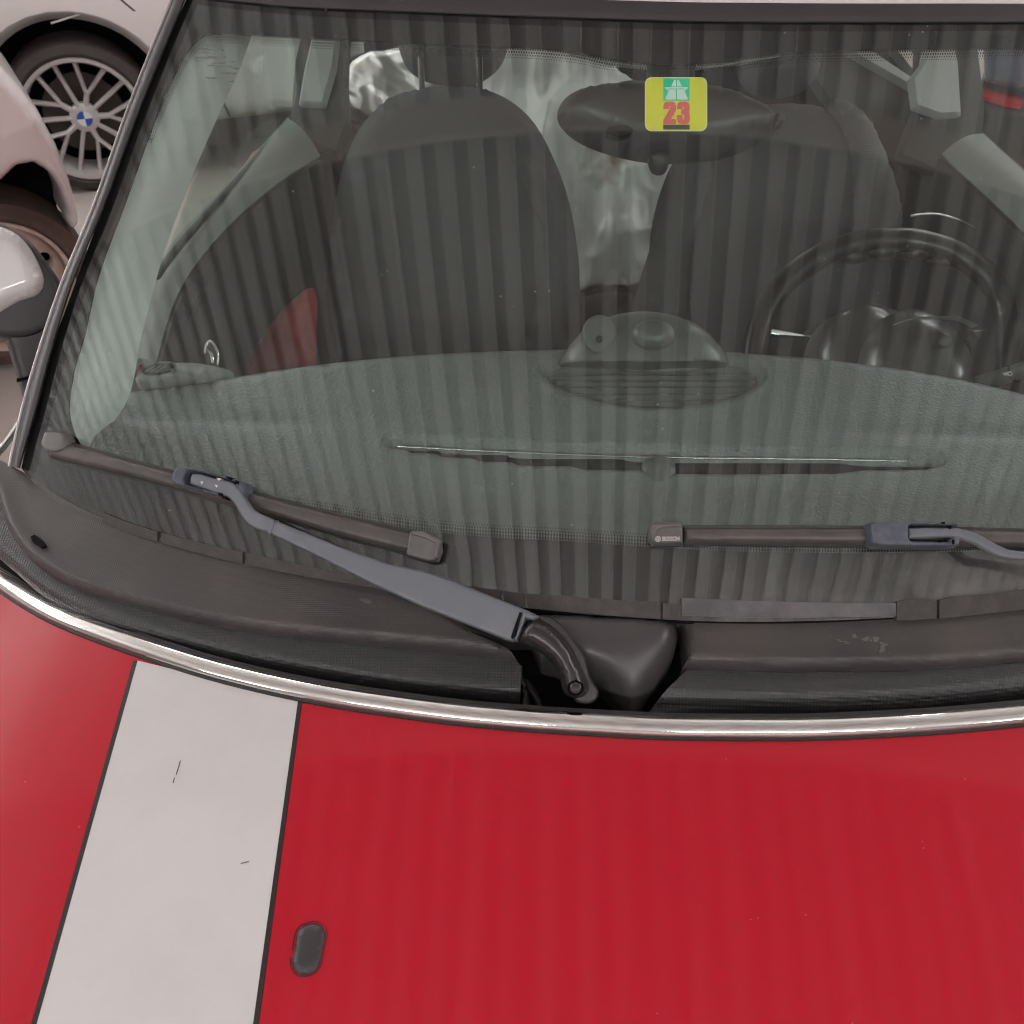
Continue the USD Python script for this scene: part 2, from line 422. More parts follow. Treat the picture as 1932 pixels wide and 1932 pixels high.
MT['lamp_front'] = mat('lamp_tube_front', (0.9, 0.9, 0.9), 0.5, emit=((1.0, 0.972, 0.967), LAMP * 1.35))
MT['windshield'] = pane('windshield_glass', (0.900, 0.945, 0.930), 0.052, dust=(0.20, 0.007))
MT['side_glass'] = pane('side_window_glass', (0.86, 0.93, 0.89), 0.04)

def cloth(name, color, stain, where, rough=0.7):
    nodes = {'p': ('principled_bsdf', dict(roughness=rough)), 'g': ('geometry', {}),
             'd': ('vector_math', dict(math_type='distance', vector2=where)), 'n': ('noise_texture', dict(scale=22.0, detail=4.0)),
             'a': ('math', dict(math_type='multiply_add', value2=0.12)), 'm': ('map_range', dict(from_min=0.13, from_max=0.075, to_min=0.0, to_max=0.95, clamp=True)),
             'x': ('mix', dict(color1=color, color2=stain))}
    links = [('g.position', 'd.vector1'), ('g.position', 'n.vector'), ('n.fac', 'a.value1'), ('d.value', 'a.value3'), ('a.value', 'm.value'), ('m.result', 'x.fac'), ('x.color', 'p.base_color')]
    return usdkit.material(stage, '/World/Looks/' + name, nodes, links, surface='p.BSDF')

# ------------------------------------------------------------------ naming helpers
taken = set()
def numbered(path):
    if path not in taken:
        taken.add(path)
        return path
    k = 1
    while f'{path}_{k:03d}' in taken:
        k += 1
    taken.add(f'{path}_{k:03d}')
    return f'{path}_{k:03d}'

def tag(prim, **kw):
    for k, v in kw.items():
        prim.SetCustomDataByKey(k, v)
    return prim

def thing(name, label, category, group=None):
    x = UsdGeom.Xform.Define(stage, numbered('/World/' + name))
    tag(x.GetPrim(), label=label, category=category)
    if group:
        tag(x.GetPrim(), group=group)
    return str(x.GetPath())

def holder(parent, name, label=None):
    x = UsdGeom.Xform.Define(stage, numbered(parent + '/' + name))
    if label:
        tag(x.GetPrim(), label=label)
    return str(x.GetPath())

def part(parent, name, mesh, m, smooth=35, label=None, kind=None):
    path = numbered(parent + '/' + name)
    g = usdkit.mesh(stage, path, mesh, MT[m] if isinstance(m, str) else m, smooth=smooth)
    if label:
        tag(g.GetPrim(), label=label)
    if kind:
        tag(g.GetPrim(), kind=kind)
    return path

def structure(name, mesh, m, label, smooth=False):
    p = part('/World', name, mesh, m, smooth)
    tag(stage.GetPrimAtPath(p), kind='structure', label=label)
    return p

# ================================================================== the place: floor, ribbed ceiling with a beam, walls, lamps
CEIL = 3.3
BEAM = (0.60, 0.72)
LZ = 2.45
structure('floor', box(-9, 9, -6, 11, -0.2, 0.0), 'floor', 'pale grey garage floor under the cars')
for nm, b in (('wall', (-9.2, -9.0, -6, 11, 0, 3.2)), ('wall', (9.0, 9.2, -6, 11, 0, 3.2)), ('wall', (-9, 9, 11.0, 11.2, 0, 3.2)), ('wall', (-9, 9, -6.2, -6.0, 0, 3.2))):
    structure(nm, box(*b), 'wall', 'plain pale garage wall')
structure('ceiling', box(-9, 9, -6, 11, CEIL, CEIL + 0.1), 'deck', 'grey ceiling deck behind the pale ribs')
RIB = 0.148
rng = np.random.default_rng(5)
ribs, edges = {0: [], 1: [], 2: []}, []
for i in range(int(18 / RIB)):
    x = -9 + RIB * (i + rng.uniform(-0.09, 0.09))
    w = RIB * rng.uniform(0.38, 0.50)
    pr = Polygon([(x, CEIL - 0.001), (x + w, CEIL - 0.001), (x + w, CEIL - 0.035), (x + w - 0.003, CEIL - 0.040), (x, CEIL - 0.04)])
    m = trimesh.creation.extrude_polygon(pr, 17.0, engine='earcut')
    ribs[int(rng.integers(3))].append(orient(m, np.array([0, 11.0, 0]), np.array([1., 0, 0]), np.array([0, 0, 1.]), np.array([0, -1., 0])))
    edges.append(box(x + w + 0.001, x + w + 0.001 + RIB * rng.uniform(0.02, 0.06), -6, 11, CEIL - 0.044, CEIL - 0.002))
structure('ceiling_rib_edges', join(edges), 'bright_edge', 'bright thin edges of the ceiling ribs reflected in the windscreen')
for k in range(3):
    structure('ceiling_ribs', join(ribs[k]), f'sheet_metal_{k}', 'pale parallel ribs of the ceiling reflected in the windscreen')
for lx, nm in ((-4.6, 'left'), (4.6, 'right')):
    for ly in (0.4, 2.2):
        g = thing('side_lamp', f'bright tube lamp hanging lengthways on the {nm} of the red car, ' + ('nearer the bonnet' if ly < 1 else 'nearer the rear'), 'lamp', 'tube lamps beside the red car')
        part(g, 'tube', sweep(np.array([[lx, ly - 0.75, 2.3], [lx, ly, 2.3], [lx, ly + 0.75, 2.3]]), circle(0.035, 12)), 'lamp_side', True)
        for s_ in (-1, 1):
            part(g, 'hanger', box(lx - 0.01, lx + 0.01, ly + 0.7 * s_ - 0.01, ly + 0.7 * s_ + 0.01, 2.34, CEIL - 0.045), 'housing', False)
            part(g, 'end_cap', box(lx - 0.04, lx + 0.04, ly + 0.762 * s_ - 0.012, ly + 0.762 * s_ + 0.012, 2.26, 2.34), 'housing', False)
structure('ceiling_beam', box(-9, 9, BEAM[0], BEAM[1], CEIL - 0.32, CEIL - 0.07), 'beam', 'flat beam under the ribbed ceiling reflected in the windscreen')
where = {-2.5: 'in the row ahead of the bonnet', 2.6: 'in the row above the cars', 6.0: 'in the row furthest behind'}
for (ly, lx) in [(-2.5, -3.6), (-2.5, -1.2), (-2.5, 1.2), (-2.5, 3.6), (2.6, -3.6), (2.6, -1.2), (2.6, 1.2), (2.6, 3.6), (6.0, -3.0), (6.0, 0.0), (6.0, 3.0)]:
    side = {-3.6: 'far left', -3.0: 'far left', -1.2: 'left of the middle', 0.0: 'middle', 1.2: 'right of the middle', 3.0: 'far right', 3.6: 'far right'}[lx]
    g = thing('ceiling_lamp', f'bright tube lamp {where[ly]}, {side}', 'lamp', 'tube lamps under the ceiling')
    path = np.array([[lx - 0.75, ly, LZ], [lx, ly, LZ], [lx + 0.75, ly, LZ]])
    part(g, 'tube', sweep(path, circle(0.035, 12)), 'lamp_front' if ly < 0 else 'lamp', True)
    for s_ in (-1, 1):
        part(g, 'hanger', box(lx + 0.7 * s_ - 0.01, lx + 0.7 * s_ + 0.01, ly - 0.01, ly + 0.01, LZ + 0.04, CEIL - 0.06), 'housing', False)
        part(g, 'end_cap', box(lx + 0.762 * s_ - 0.012, lx + 0.762 * s_ + 0.012, ly - 0.04, ly + 0.04, LZ - 0.04, LZ + 0.04), 'housing', False)

# ================================================================== the red car
CAR = thing('red_car', 'red hatchback with white bonnet stripe, chrome trim and black wipers, filling the foreground', 'car')

# --- hood with its chrome trim
chrome_low = [(-60, 1075), (0, 1115), (50, 1148), (100, 1175), (200, 1215), (300, 1250), (400, 1281), (560, 1319), (700, 1343), (900, 1369), (1100, 1384), (1300, 1393), (1480, 1394), (1700, 1386), (1932, 1367)]
cl = smooth_line(chrome_low, 80)
cl3 = hit(cl[:, 0], cl[:, 1], hoodF)
left = cl3[cl3[:, 0] < 0]
fit = np.polyfit(np.abs(cl3[:, 0]) ** 2, cl3[:, 1], 2)
def edge_y(x):
    """The hood's rear edge: as measured where the picture shows it, the mirror image of the left half further right."""
    xs = np.asarray(x, float)
    lo, hi = cl3[:, 0].min(), cl3[:, 0].max()
    o = np.argsort(cl3[:, 0])
    y = np.interp(xs, cl3[o, 0], cl3[o, 1])
    tail = lambda a: np.polyval(fit, a ** 2)
    y = np.where(xs > hi, tail(xs) - tail(hi) + np.interp(hi, cl3[o, 0], cl3[o, 1]), y)
    return np.where(xs < lo, tail(xs) - tail(lo) + np.interp(lo, cl3[o, 0], cl3[o, 1]), y)
xs = np.linspace(-0.95, 0.95, 137)
rows = []
for s in np.linspace(0, 1, 50):
    ye = edge_y(xs) - 0.0005
    y = ye + (-1.02 + 0.28 * xs ** 2 - ye) * s
    z = hoodZ(xs, y) - 0.20 * np.clip((s - 0.75) / 0.25, 0, 1) ** 2
    z = z - 0.16 * np.clip((np.abs(xs) - 0.86) / 0.09, 0, 1) ** 2
    rows.append(np.c_[xs, y, z])
rows = np.array(rows)
rim = rows[:1].copy(); rim[:, :, 2] -= 0.012
part(CAR, 'hood', loft(np.concatenate([rim, rows]), 0.0, flip=True), 'red', 40, 'glossy red bonnet')
H = CAR + '/hood'
sl = [(260, 1247), (70, 1932), (-100, 2560)]
sr = [(563, 1320), (478, 1932), (400, 2560)]
top = [(260, 1247), (360, 1271), (460, 1296), (563, 1320)]
stripe = Polygon(top + [(478, 1932), (400, 2500), (-87, 2500), (70, 1932)])
wob = lambda l: l
part(H, 'stripe', lay(stripe, hood, -0.0005, 0.0006, 0, 22), 'stripe', 40, 'wide white stripe')
part(H, 'stripe_border', lay(Polygon([(252, 1248), (260, 1247), (70, 1932), (-87, 2500), (-99, 2500), (60, 1932)]), hood, -0.0005, 0.0009, 0, 20), 'black_line', 40, 'thin black border line')
part(H, 'stripe_border', lay(Polygon([(563, 1320), (570, 1322), (488, 1932), (412, 2500), (400, 2500), (478, 1932)]), hood, -0.0005, 0.0009, 0, 20), 'black_line', 40, 'thin black border line')
noz = P((565, 1752), (578, 1744), (600, 1743), (611, 1750), (609, 1790), (600, 1826), (584, 1838), (562, 1838), (552, 1826), (555, 1790), smooth=48)
part(H, 'washer_nozzle', lay(noz.buffer(1.5), hood, -0.004, 0.0035, 14, 4, 0.3), 'trim', True, 'dark oblong washer nozzle')
part(H, 'nozzle_rim', lay(noz.buffer(4.5).difference(noz.buffer(1)), hood, -0.003, 0.0012, 2, 4), 'rubber', 40)

for q in ([(341, 1436), (337, 1450), (333, 1462)], [(330, 1468), (327, 1478)], [(455, 1630), (470, 1626)]):
    part(H, 'scratch', lay(band(q, 0.7), hood, -0.0002, 0.0013, 0, 4), 'black_line', 40)
for k, (qx, qy) in enumerate([(1740, 1588), (1742, 1600), (1520, 1726), (1430, 1732), (1416, 1735), (1608, 1930), (1370, 1300 + 132), (48, 1475), (1240, 1912), (1820, 1470), (150, 1560)]):
    part(H, 'paint_chip', lay(disc_(qx, qy, 1.3 + 0.5 * (k % 3), 1.1), hood, -0.0002, 0.0006, 0, 2), 'chip', 40)
# chrome strip along the rear edge
cxs = np.linspace(-0.90, 0.90, 171)
cp = np.c_[cxs, edge_y(cxs), hoodZ(cxs, edge_y(cxs))]
sec = []
for a in np.linspace(math.pi, 0, 13):
    sec.append((-0.0107 + 0.0107 * math.cos(a), 0.001 + 0.009 * math.sin(a) ** 0.8))
sec = np.array(sec + [(0.0, -0.006), (-0.0214, -0.006)])
part(CAR, 'hood_chrome_trim', sweep(cp, sec), 'chrome', 50, 'bright chrome strip along the bonnet edge')
part(CAR + '/hood_chrome_trim', 'trim_seal', sweep(cp + np.array([0, 0.0249, -0.004]), np.array([(0.005, 0.004), (-0.003, 0.005), (-0.005, -0.006), (0.005, -0.006)])), 'rubber', 40)
part(CAR + '/hood_chrome_trim', 'trim_seal', sweep(cp + np.array([0, -0.0012, -0.0005]), np.array([(0.0014, 0.0022), (-0.0014, 0.0022), (-0.0014, -0.004), (0.0014, -0.004)])), 'rubber', 40)

# --- cowl: channel, ledges, panel, cover
ch = []
for dz, dy in ((-0.012, 0.016), (-0.06, 0.03), (-0.075, 0.10), (-0.06, 0.17)):
    ch.append(cp + np.array([0, dy, dz]))
part(CAR, 'cowl_channel', loft(ch, 0.004), 'gap', 40)
base_line = [(-40, 850), (20, 878), (60, 900), (105, 932), (150, 957), (230, 992), (320, 1020), (420, 1046), (560, 1075), (700, 1098), (900, 1127), (1080, 1147), (1280, 1162), (1450, 1167), (1700, 1163), (1932, 1142), (2100, 1118)]
ridge = [(-60, 880), (-12, 925), (4, 975), (22, 1012), (50, 1048), (90, 1078), (140, 1103), (234, 1131), (330, 1155), (435, 1177), (550, 1193), (646, 1203), (760, 1213), (850, 1222), (985, 1238), (1130, 1248), (1285, 1252), (1500, 1258), (1700, 1256), (1932, 1240), (2100, 1222)]
lip = [(-60, 1000), (0, 1052), (50, 1096), (100, 1128), (200, 1170), (300, 1198), (400, 1222), (500, 1244), (600, 1262), (700, 1278), (800, 1291), (975, 1308), (1235, 1322), (1500, 1330), (1700, 1326), (1932, 1303), (2100, 1282)]
bl, rg, lp = smooth_line(base_line, 90), smooth_line(ridge, 120), smooth_line(lip, 90)
recess = P((735, 1120), (780, 1140), (880, 1195), (955, 1235), (1000, 1262), (1010, 1262), (1300, 1262), (1300, 1150), (1000, 1125), (850, 1100), smooth=60)
bite = P((885, 1190), (960, 1222), (1000, 1262), (1012, 1345), (1215, 1345), (1250, 1300), (1300, 1240), (1290, 1170), (1100, 1190))
panel_poly = Polygon(np.vstack([bl, rg[::-1]])).buffer(0).difference(bite)
rise = LineString(rg)
def panel_h(pts):
    sp = shapely.points(pts)
    d = shapely.distance(rise, sp)
    dr = np.where(shapely.contains(recess, sp), shapely.distance(recess.boundary, sp), 0)
    s = np.clip(dr / 38, 0, 1)
    h = 0.0045 * np.exp(-(d / 26) ** 2) - 0.012 * np.exp(-(d / 7) ** 2)
    return h - 0.024 * s * s * (3 - 2 * s)
part(CAR, 'cowl_panel', lay(panel_poly, cowl, -0.045, panel_h, 0, 8), 'cowl', 40, 'faded black plastic panel below the windscreen')
C = CAR + '/cowl_panel'
left_ledge = Polygon(np.vstack([rg[rg[:, 0] < 985], [(985, 1238), (980, 1308)], lp[lp[:, 0] < 975][::-1]])).buffer(0)
left_ledge = left_ledge.difference(bite)
lip_l = LineString(lp)
def ledge_h(lo, hi, w):
    def f(pts):
        d = shapely.distance(lip_l, shapely.points(pts))
        return lo + (hi - lo) * np.clip(d / w, 0, 1) ** 0.5
    return f
part(C, 'cowl_ledge', lay(left_ledge, cowl, -0.06, ledge_h(-0.030, -0.014, 18), 0, 8), 'ledge', 40, 'left lower ledge of the cowl')
right_ledge = Polygon([(1300, 1254), (1400, 1257), (1500, 1259), (1700, 1257), (1932, 1241), (2100, 1223), (2100, 1282), (1932, 1303), (1700, 1326), (1500, 1330), (1225, 1328), (1262, 1290)])
part(C, 'cowl_ledge', lay(right_ledge, cowl, -0.06, ledge_h(-0.032, -0.012, 34), 0, 8), 'ledge', 40, 'right lower ledge of the cowl')
well_poly = bite.buffer(6)
part(C, 'wiper_recess', lay(well_poly, cowl, -0.09, -0.052, 0, 14), 'gap', 40, 'dark recess around the wiper pivot')
wall_l = P((868, 1186), (960, 1225), (990, 1250), (1002, 1300), (1006, 1335), (985, 1330), (976, 1306), (981, 1280), (965, 1258), (880, 1215), smooth=60)
part(C, 'recess_wall', lay(wall_l, cowl, -0.075, -0.026, 12, 6, 0.5), 'cover', 40)
wall_2 = P((985, 1240), (1020, 1268), (1034, 1310), (1036, 1335), (1008, 1335), (1004, 1296), (980, 1256), smooth=40)
part(C, 'recess_wall', lay(wall_2, cowl, -0.09, -0.044, 10, 6, 0.5), 'trim', 40)
cov = P((985, 1150), (1100, 1152), (1262, 1160), (1278, 1170), (1281, 1195), (1276, 1222), (1262, 1250), (1232, 1292), (1210, 1318), (1196, 1328), (1180, 1316), (1140, 1278), (1105, 1262), (1020, 1230))
cov = cov.buffer(-6).buffer(6)
def cov_h(pts):
    d = shapely.distance(cov.boundary, shapely.points(pts))
    s = np.clip(d / 34, 0, 1)
    lower = np.clip((pts[:, 1] - 1232 + 0.25 * (pts[:, 0] - 1200)) / 70, 0, 1)
    return -0.012 + 0.026 * np.sqrt(1 - (1 - s) ** 2) - 0.022 * lower
part(C, 'wiper_cover', lay(cov, cowl, -0.07, cov_h, 0, 6, soft=14), 'cover', 40, 'smooth raised cover beside the wiper pivot')
part(C, 'drain_slot', lay(P((62, 1017), (70, 1013), (85, 1024), (90, 1033), (82, 1037), (66, 1027)), cowl, -0.002, 0.0052, 0, 4), 'gap', 40, 'small dark slot')
def flake(name, pts, mt='letter'):
    part(C, name, lay(Polygon(pts), cowl, -0.004, lambda q: panel_h(q) + 0.0012, 0, 4), mt, 40)
flake('paint_fleck', [(678, 1131), (684, 1129), (695, 1131), (704, 1136), (698, 1140), (688, 1137)], 'cap')
srng = np.random.default_rng(8)
def smear(path, n, spread, size):
    l = smooth_line(path, n)
    g = shapely.union_all([disc_(a + srng.normal(0, spread), b + srng.normal(0, spread * 0.6), size * srng.uniform(0.3, 1.0), size * srng.uniform(0.2, 0.6)) for a, b in l])
    for q in getattr(g, 'geoms', [g]):
        part(C, 'dust_smear', lay(q, cowl, -0.004, lambda w: panel_h(w) + 0.0010, 0, 3), 'smear', 40)
smear([(1618, 1203), (1645, 1206), (1662, 1218), (1652, 1230)], 22, 4, 7)
smear([(1580, 1208), (1600, 1216)], 6, 2, 4)
smear([(1560, 1190), (1700, 1240)], 10, 9, 1.8)

# cracked seal between glass and cowl
seal_l = [(196, 966), (240, 984), (300, 1003), (380, 1024), (470, 1044), (580, 1068), (700, 1090), (800, 1104)]
seal_m = [(830, 1101), (900, 1108), (985, 1119), (1060, 1124), (1150, 1131), (1245, 1136), (1284, 1142)]
seal_r = [(1690, 1134), (1735, 1131), (1760, 1133), (1800, 1125), (1860, 1121), (1932, 1112), (2060, 1092)]
def seal(top, gaps, low):
    t = smooth_line(top, 80)
    bx = np.interp(t[:, 0], bl[:, 0], bl[:, 1])
    cuts = [t[0, 0], *gaps, t[-1, 0]]
    for a, b in zip(cuts[:-1], cuts[1:]):
        k = (t[:, 0] >= a) & (t[:, 0] <= b)
        if k.sum() < 2:
            continue
        tt, bb = t[k], np.c_[t[k, 0], bx[k] + low]
        pol = Polygon(np.vstack([tt, bb[::-1]])).buffer(-0.35)
        if pol.is_empty:
            continue
        part(C, 'seal_piece', lay(pol, glass, -0.004, 0.0026, 0, 5), 'edge_seal', 40)
seal(seal_l, [302, 462], 9)
seal(seal_m, [946, 992, 1247], 8)
seal(seal_r, [1768], 8)

dst = smooth_line([(1286, 1128), (1400, 1133), (1550, 1137), (1690, 1138)], 40)
dsb = np.c_[dst[:, 0], np.interp(dst[:, 0], bl[:, 0], bl[:, 1]) - 1]
part(C, 'dusty_edge_strip', lay(Polygon(np.vstack([dst, dsb[::-1]])), glass, -0.002, 0.0012, 0, 8), 'dusty', 40, 'pale dusty strip along the glass edge')

# --- windscreen: glass solid, frit, dots
def G(x, z):
    y = CT * (z - ZB) + KX * x ** 2 + BULGE * (z - ZB) * (z - 1.40)
    return np.stack(np.broadcast_arrays(x, y, z), -1)
def glass_xz(x, z):
    p = G(x, z)
    n = grad(glassF, p)
    return p, -n * np.sign(n[..., 1:2])
def to_xz(line, n=80):
    l = smooth_line(line, n)
    p = hit(l[:, 0], l[:, 1], glassF)
    return p[:, [0, 2]]
outer_side = to_xz([(352, -12), (250, 225), (190, 390), (128, 560), (90, 665), (64, 770), (42, 850), (36, 880)])
header = to_xz([(352, -12), (470, 2), (581, 11), (800, 20), (1010, 28), (1270, 36)])
base_g = to_xz([(36, 880), (105, 945), (200, 992), (320, 1030), (560, 1085), (800, 1123), (1080, 1156), (1230, 1168)])
def mirrored(side):
    return np.vstack([side, side[::-1] * [-1, 1]])
hl = header[header[:, 0] < 0]
bb_ = base_g[base_g[:, 0] < 0]
half = np.vstack([hl[::-1], outer_side, bb_])       # centre top -> left corner -> down -> base centre
glass_out = Polygon(np.vstack([half, half[::-1] * [-1, 1]])).buffer(0)
part(CAR, 'windshield', lay(glass_out, glass_xz, -0.005, 0.0, 0, 0.022), 'windshield', 40, 'curved windscreen with ceiling reflections')
W = CAR + '/windshield'
in_side = [(455, 57), (400, 55), (376, 62), (352, 86), (301, 187), (234, 368), (174, 535), (154, 624), (130, 710), (123, 768), (133, 815), (165, 858), (230, 888)]
in_top = [(455, 57), (581, 64), (700, 70), (850, 78), (1000, 83), (1080, 90), (1150, 104), (1250, 114), (1340, 112), (1420, 100), (1500, 91), (1620, 88), (1800, 85), (1932, 83)]
in_low = [(230, 888), (400, 934), (600, 968), (800, 1000), (900, 1010), (1050, 1018), (1245, 1031), (1400, 1039), (1620, 1042), (1800, 1040), (1932, 1034)]
ins, inl = to_xz(in_side, 60), to_xz(in_low, 60)
# the top edge dips around the mirror foot, alike on both sides of the car's middle
it = to_xz(in_top, 120)
mid = it[np.abs(it[:, 0]) < 0.45]
half_in = np.vstack([it[it[:, 0] < 0][::-1], ins, inl[inl[:, 0] < 0]])
rt = it[it[:, 0] >= 0]
rl = inl[inl[:, 0] >= 0]
lim = min(rt[-1, 0], rl[-1, 0])
mirror_half = half_in[::-1] * [-1, 1]
top_r = np.vstack([rt, mirror_half[::-1][(mirror_half[::-1][:, 0] > rt[-1, 0] + 0.01)]])
inner = np.vstack([half_in, rl, (half_in[:, :] * [-1, 1])[::-1][((half_in * [-1, 1])[::-1][:, 0] > rl[-1, 0] + 0.01) & ((half_in * [-1, 1])[::-1][:, 1] < 1.33)],
                   (half_in * [-1, 1])[::-1][((half_in * [-1, 1])[::-1][:, 0] > rt[-1, 0] + 0.01) & ((half_in * [-1, 1])[::-1][:, 1] >= 1.33)], rt[::-1]])
inner_poly = Polygon(inner).buffer(0)
frit = glass_out.buffer(0.002).difference(inner_poly)
part(W, 'frit_band', lay(frit, glass_xz, -0.0075, -0.0058, 0, 0.018), 'frit', 40, 'black printed border of the windscreen')
grng = np.random.default_rng(12)
for k in range(14):
    gx, gy = grng.uniform(372, 440), 84 + 5.2 * k + grng.uniform(-2, 2)
    ln = grng.uniform(14, 52)
    q = shapely.union_all([disc_(gx + t + grng.normal(0, 0.6), gy + 0.03 * t + grng.normal(0, 0.5), 1.6, grng.uniform(0.4, 0.9)) for t in np.arange(0, min(ln, 462 - 0.28 * (gy - 80) - gx), 2.0)] or [disc_(gx, gy, 1.5, 0.6)])
    part(W, 'grime_streak', lay(q, glass, -0.0002, 0.0004, 0, 3), 'grime', 40)
dots = []
ring = LineString(np.vstack([inner_poly.exterior.coords]))
hexa = circle(1.0, 6)
for row, (off, rad) in enumerate(((0.0012, 0.0011), (0.0036, 0.0009), (0.0058, 0.0007), (0.0078, 0.0005))):
    g = inner_poly.buffer(-off)
    l = g.exterior
    n = int(l.length / 0.0030)
    s = (np.arange(n) + 0.5 * (row % 2)) * l.length / n
    c = np.array([l.interpolate(q).coords[0] for q in s])
    c = c[(c[:, 1] > 1.26) | ((c[:, 1] < 1.10) & (np.abs(c[:, 0]) < 0.60))]
    pts = (c[:, None] + hexa[None] * rad * 1.15).reshape(-1, 2)
    p, nn = glass_xz(pts[:, 0], pts[:, 1])
    p = p - nn * 0.0062
    i = np.arange(len(c))[:, None] * 6
    f = np.vstack([np.c_[i, i + k, i + k + 1] for k in range(1, 5)])
    dots.append(trimesh.Trimesh(p, f, process=False))
part(W, 'frit_dots', join(dots), 'dots', False, kind='stuff')

# --- header trim, roof, outer pillar trims
hx = np.linspace(header[:, 0].min(), -header[:, 0].min(), 90)
hz = np.interp(-np.abs(hx), np.sort(hl[:, 0]), hl[np.argsort(hl[:, 0]), 1])
hp, hn = glass_xz(hx, hz)
along = np.array([0, 1, 0.0])
prof = [(-0.004, 0.001), (-0.004, 0.003), (0.0, 0.0045), (0.003, 0.006), (0.013, 0.008), (0.0165, 0.008), (0.018, 0.004)]
rows = [hp + hn * b + (np.array([0, 0.82, 0.57]) * a) for a, b in prof]
part(CAR, 'header_trim', loft(rows, 0.003), 'trim', 40, 'black strip above the windscreen')
r1 = hp + np.array([0, 0.82, 0.57]) * 0.018 + hn * 0.004
rows = [r1 - np.array([0, 0, 0.003]), r1 + np.array([0, 0.006, 0.006])]
for d, up in ((0.05, 0.026), (0.15, 0.052), (0.4, 0.078), (0.8, 0.078), (1.2, 0.045), (1.45, -0.02)):
    q = r1.copy(); q[:, 1] += d; q[:, 2] += up - 0.06 * hx ** 2 * min(1, d / 0.3)
    rows.append(q)
part(CAR, 'roof', loft(rows, 0.0, flip=False), 'roof', 40, 'white roof edge')
q0 = [r - np.array([0, 0, 0.03]) for r in rows[2:]]
part(CAR, 'headliner', loft(q0, 0.01), 'pale', 40)

def mirror_x(m):
    m = m.copy(); m.vertices = m.vertices * [-1, 1, 1]; m.invert(); return m
silver_l = smooth_line([(336, -20), (241, 214), (180, 387), (118, 538), (80, 650), (50, 751), (29, 839), (20, 880)], 60)
trim_in = smooth_line([(360, -22), (262, 214), (197, 390), (134, 545), (99, 660), (70, 770), (47, 850), (38, 884)], 60)
prow = []
for a_, h_ in ((0.0, -0.012), (0.0, 0.004), (0.15, 0.0075), (0.5, 0.009), (0.85, 0.0075), (1.0, 0.004), (1.0, -0.004)):
    q = silver_l * (1 - a_) + trim_in * a_
    prow.append(gl(h_)(q[:, 0], q[:, 1])[0])
m = loft(prow, 0.002)
part(CAR, 'pillar_trim', m, 'trim', 40, 'black trim beside the windscreen')
part(CAR, 'pillar_trim', mirror_x(m), 'trim', 40, 'black trim beside the windscreen, driver side')
m = sweep(gl(0.001)(silver_l[:, 0] - 2, silver_l[:, 1])[0], circle(0.0024, 10))
part(CAR + '/pillar_trim', 'bright_edge', m, 'gutter', 40)
part(CAR + '/pillar_trim_001', 'bright_edge', mirror_x(m), 'gutter', 40)
# red body side below the pillar, with chrome waist line
p0 = at(20, 880, 1.16); p1 = at(-300, 1250, 1.1)
body_rows = []
for dx, dz in ((0.0, 0.0), (-0.02, -0.01), (-0.035, -0.05), (-0.04, -0.35), (-0.02, -0.6)):
    body_rows.append(np.array([[-0.945 + dx + 0.06 * max(0, y - 0.2) * 0 , y, 0.70 + dz] for y in np.linspace(-0.75, 1.9, 40)]))
m = loft(body_rows, 0.01)
part(CAR, 'body_side', m, 'red', 40, 'red body side')
part(CAR, 'body_side', mirror_x(m), 'red', 40, 'red body side, driver side')

# --- interior shell
part(CAR, 'cabin_floor', box(-0.70, 0.70, 0.25, 2.3, 0.22, 0.26), 'interior', False)
part(CAR, 'firewall', box(-0.70, 0.70, 0.20, 0.25, 0.26, 0.90), 'interior', False)
part(CAR, 'rear_bench', box(-0.66, 0.66, 1.6, 2.04, 0.3, 0.55), 'interior', False, 'dark rear bench')
part(CAR + '/rear_bench', 'bench_back', box(-0.66, 0.66, 2.045, 2.25, 0.3, 0.98), 'interior', False)

for sg in (-1, 1):
    part(CAR, 'rear_side_panel', box(min(sg * 0.70, sg * 0.73), max(sg * 0.70, sg * 0.73), 0.95, 2.25, 0.25, 0.95), 'interior', False)
    part(CAR, 'dashboard_end', box(min(sg * 0.705, sg * 0.735), max(sg * 0.705, sg * 0.735), 0.18, 0.945, 0.25, 0.945), 'card', False)

# dashboard
dash_top = [(118, 744), (180, 741), (250, 733), (330, 722), (400, 712), (500, 696), (600, 682), (700, 671), (800, 663), (900, 658), (1000, 655), (1080, 653), (1230, 654), (1360, 659), (1500, 667), (1600, 677), (1700, 690), (1800, 707), (1932, 737), (2100, 790), (2250, 850)]
dt = smooth_line(dash_top, 100)
dash_low = smooth_line([(122, 820), (160, 960), (300, 1060), (600, 1115), (900, 1160), (1230, 1185), (1600, 1185), (1932, 1160), (2250, 1090)], 60)
dash_poly = Polygon(np.vstack([dt, dash_low[::-1]])).buffer(0)
slot = P((722, 836), (745, 828), (800, 830), (1000, 842), (1240, 849), (1500, 853), (1700, 857), (1765, 860), (1782, 868), (1768, 878), (1700, 884), (1550, 888), (1400, 890), (1240, 887), (1000, 874), (850, 858), (760, 846))
slot = slot.buffer(-3).buffer(5)
ven = P((1018, 700), (1040, 682), (1100, 672), (1170, 678), (1240, 684), (1310, 678), (1380, 670), (1425, 688), (1442, 712), (1425, 735), (1380, 755), (1310, 768), (1240, 773), (1160, 766), (1090, 750), (1040, 728), smooth=80)
dtl = LineString(dt)
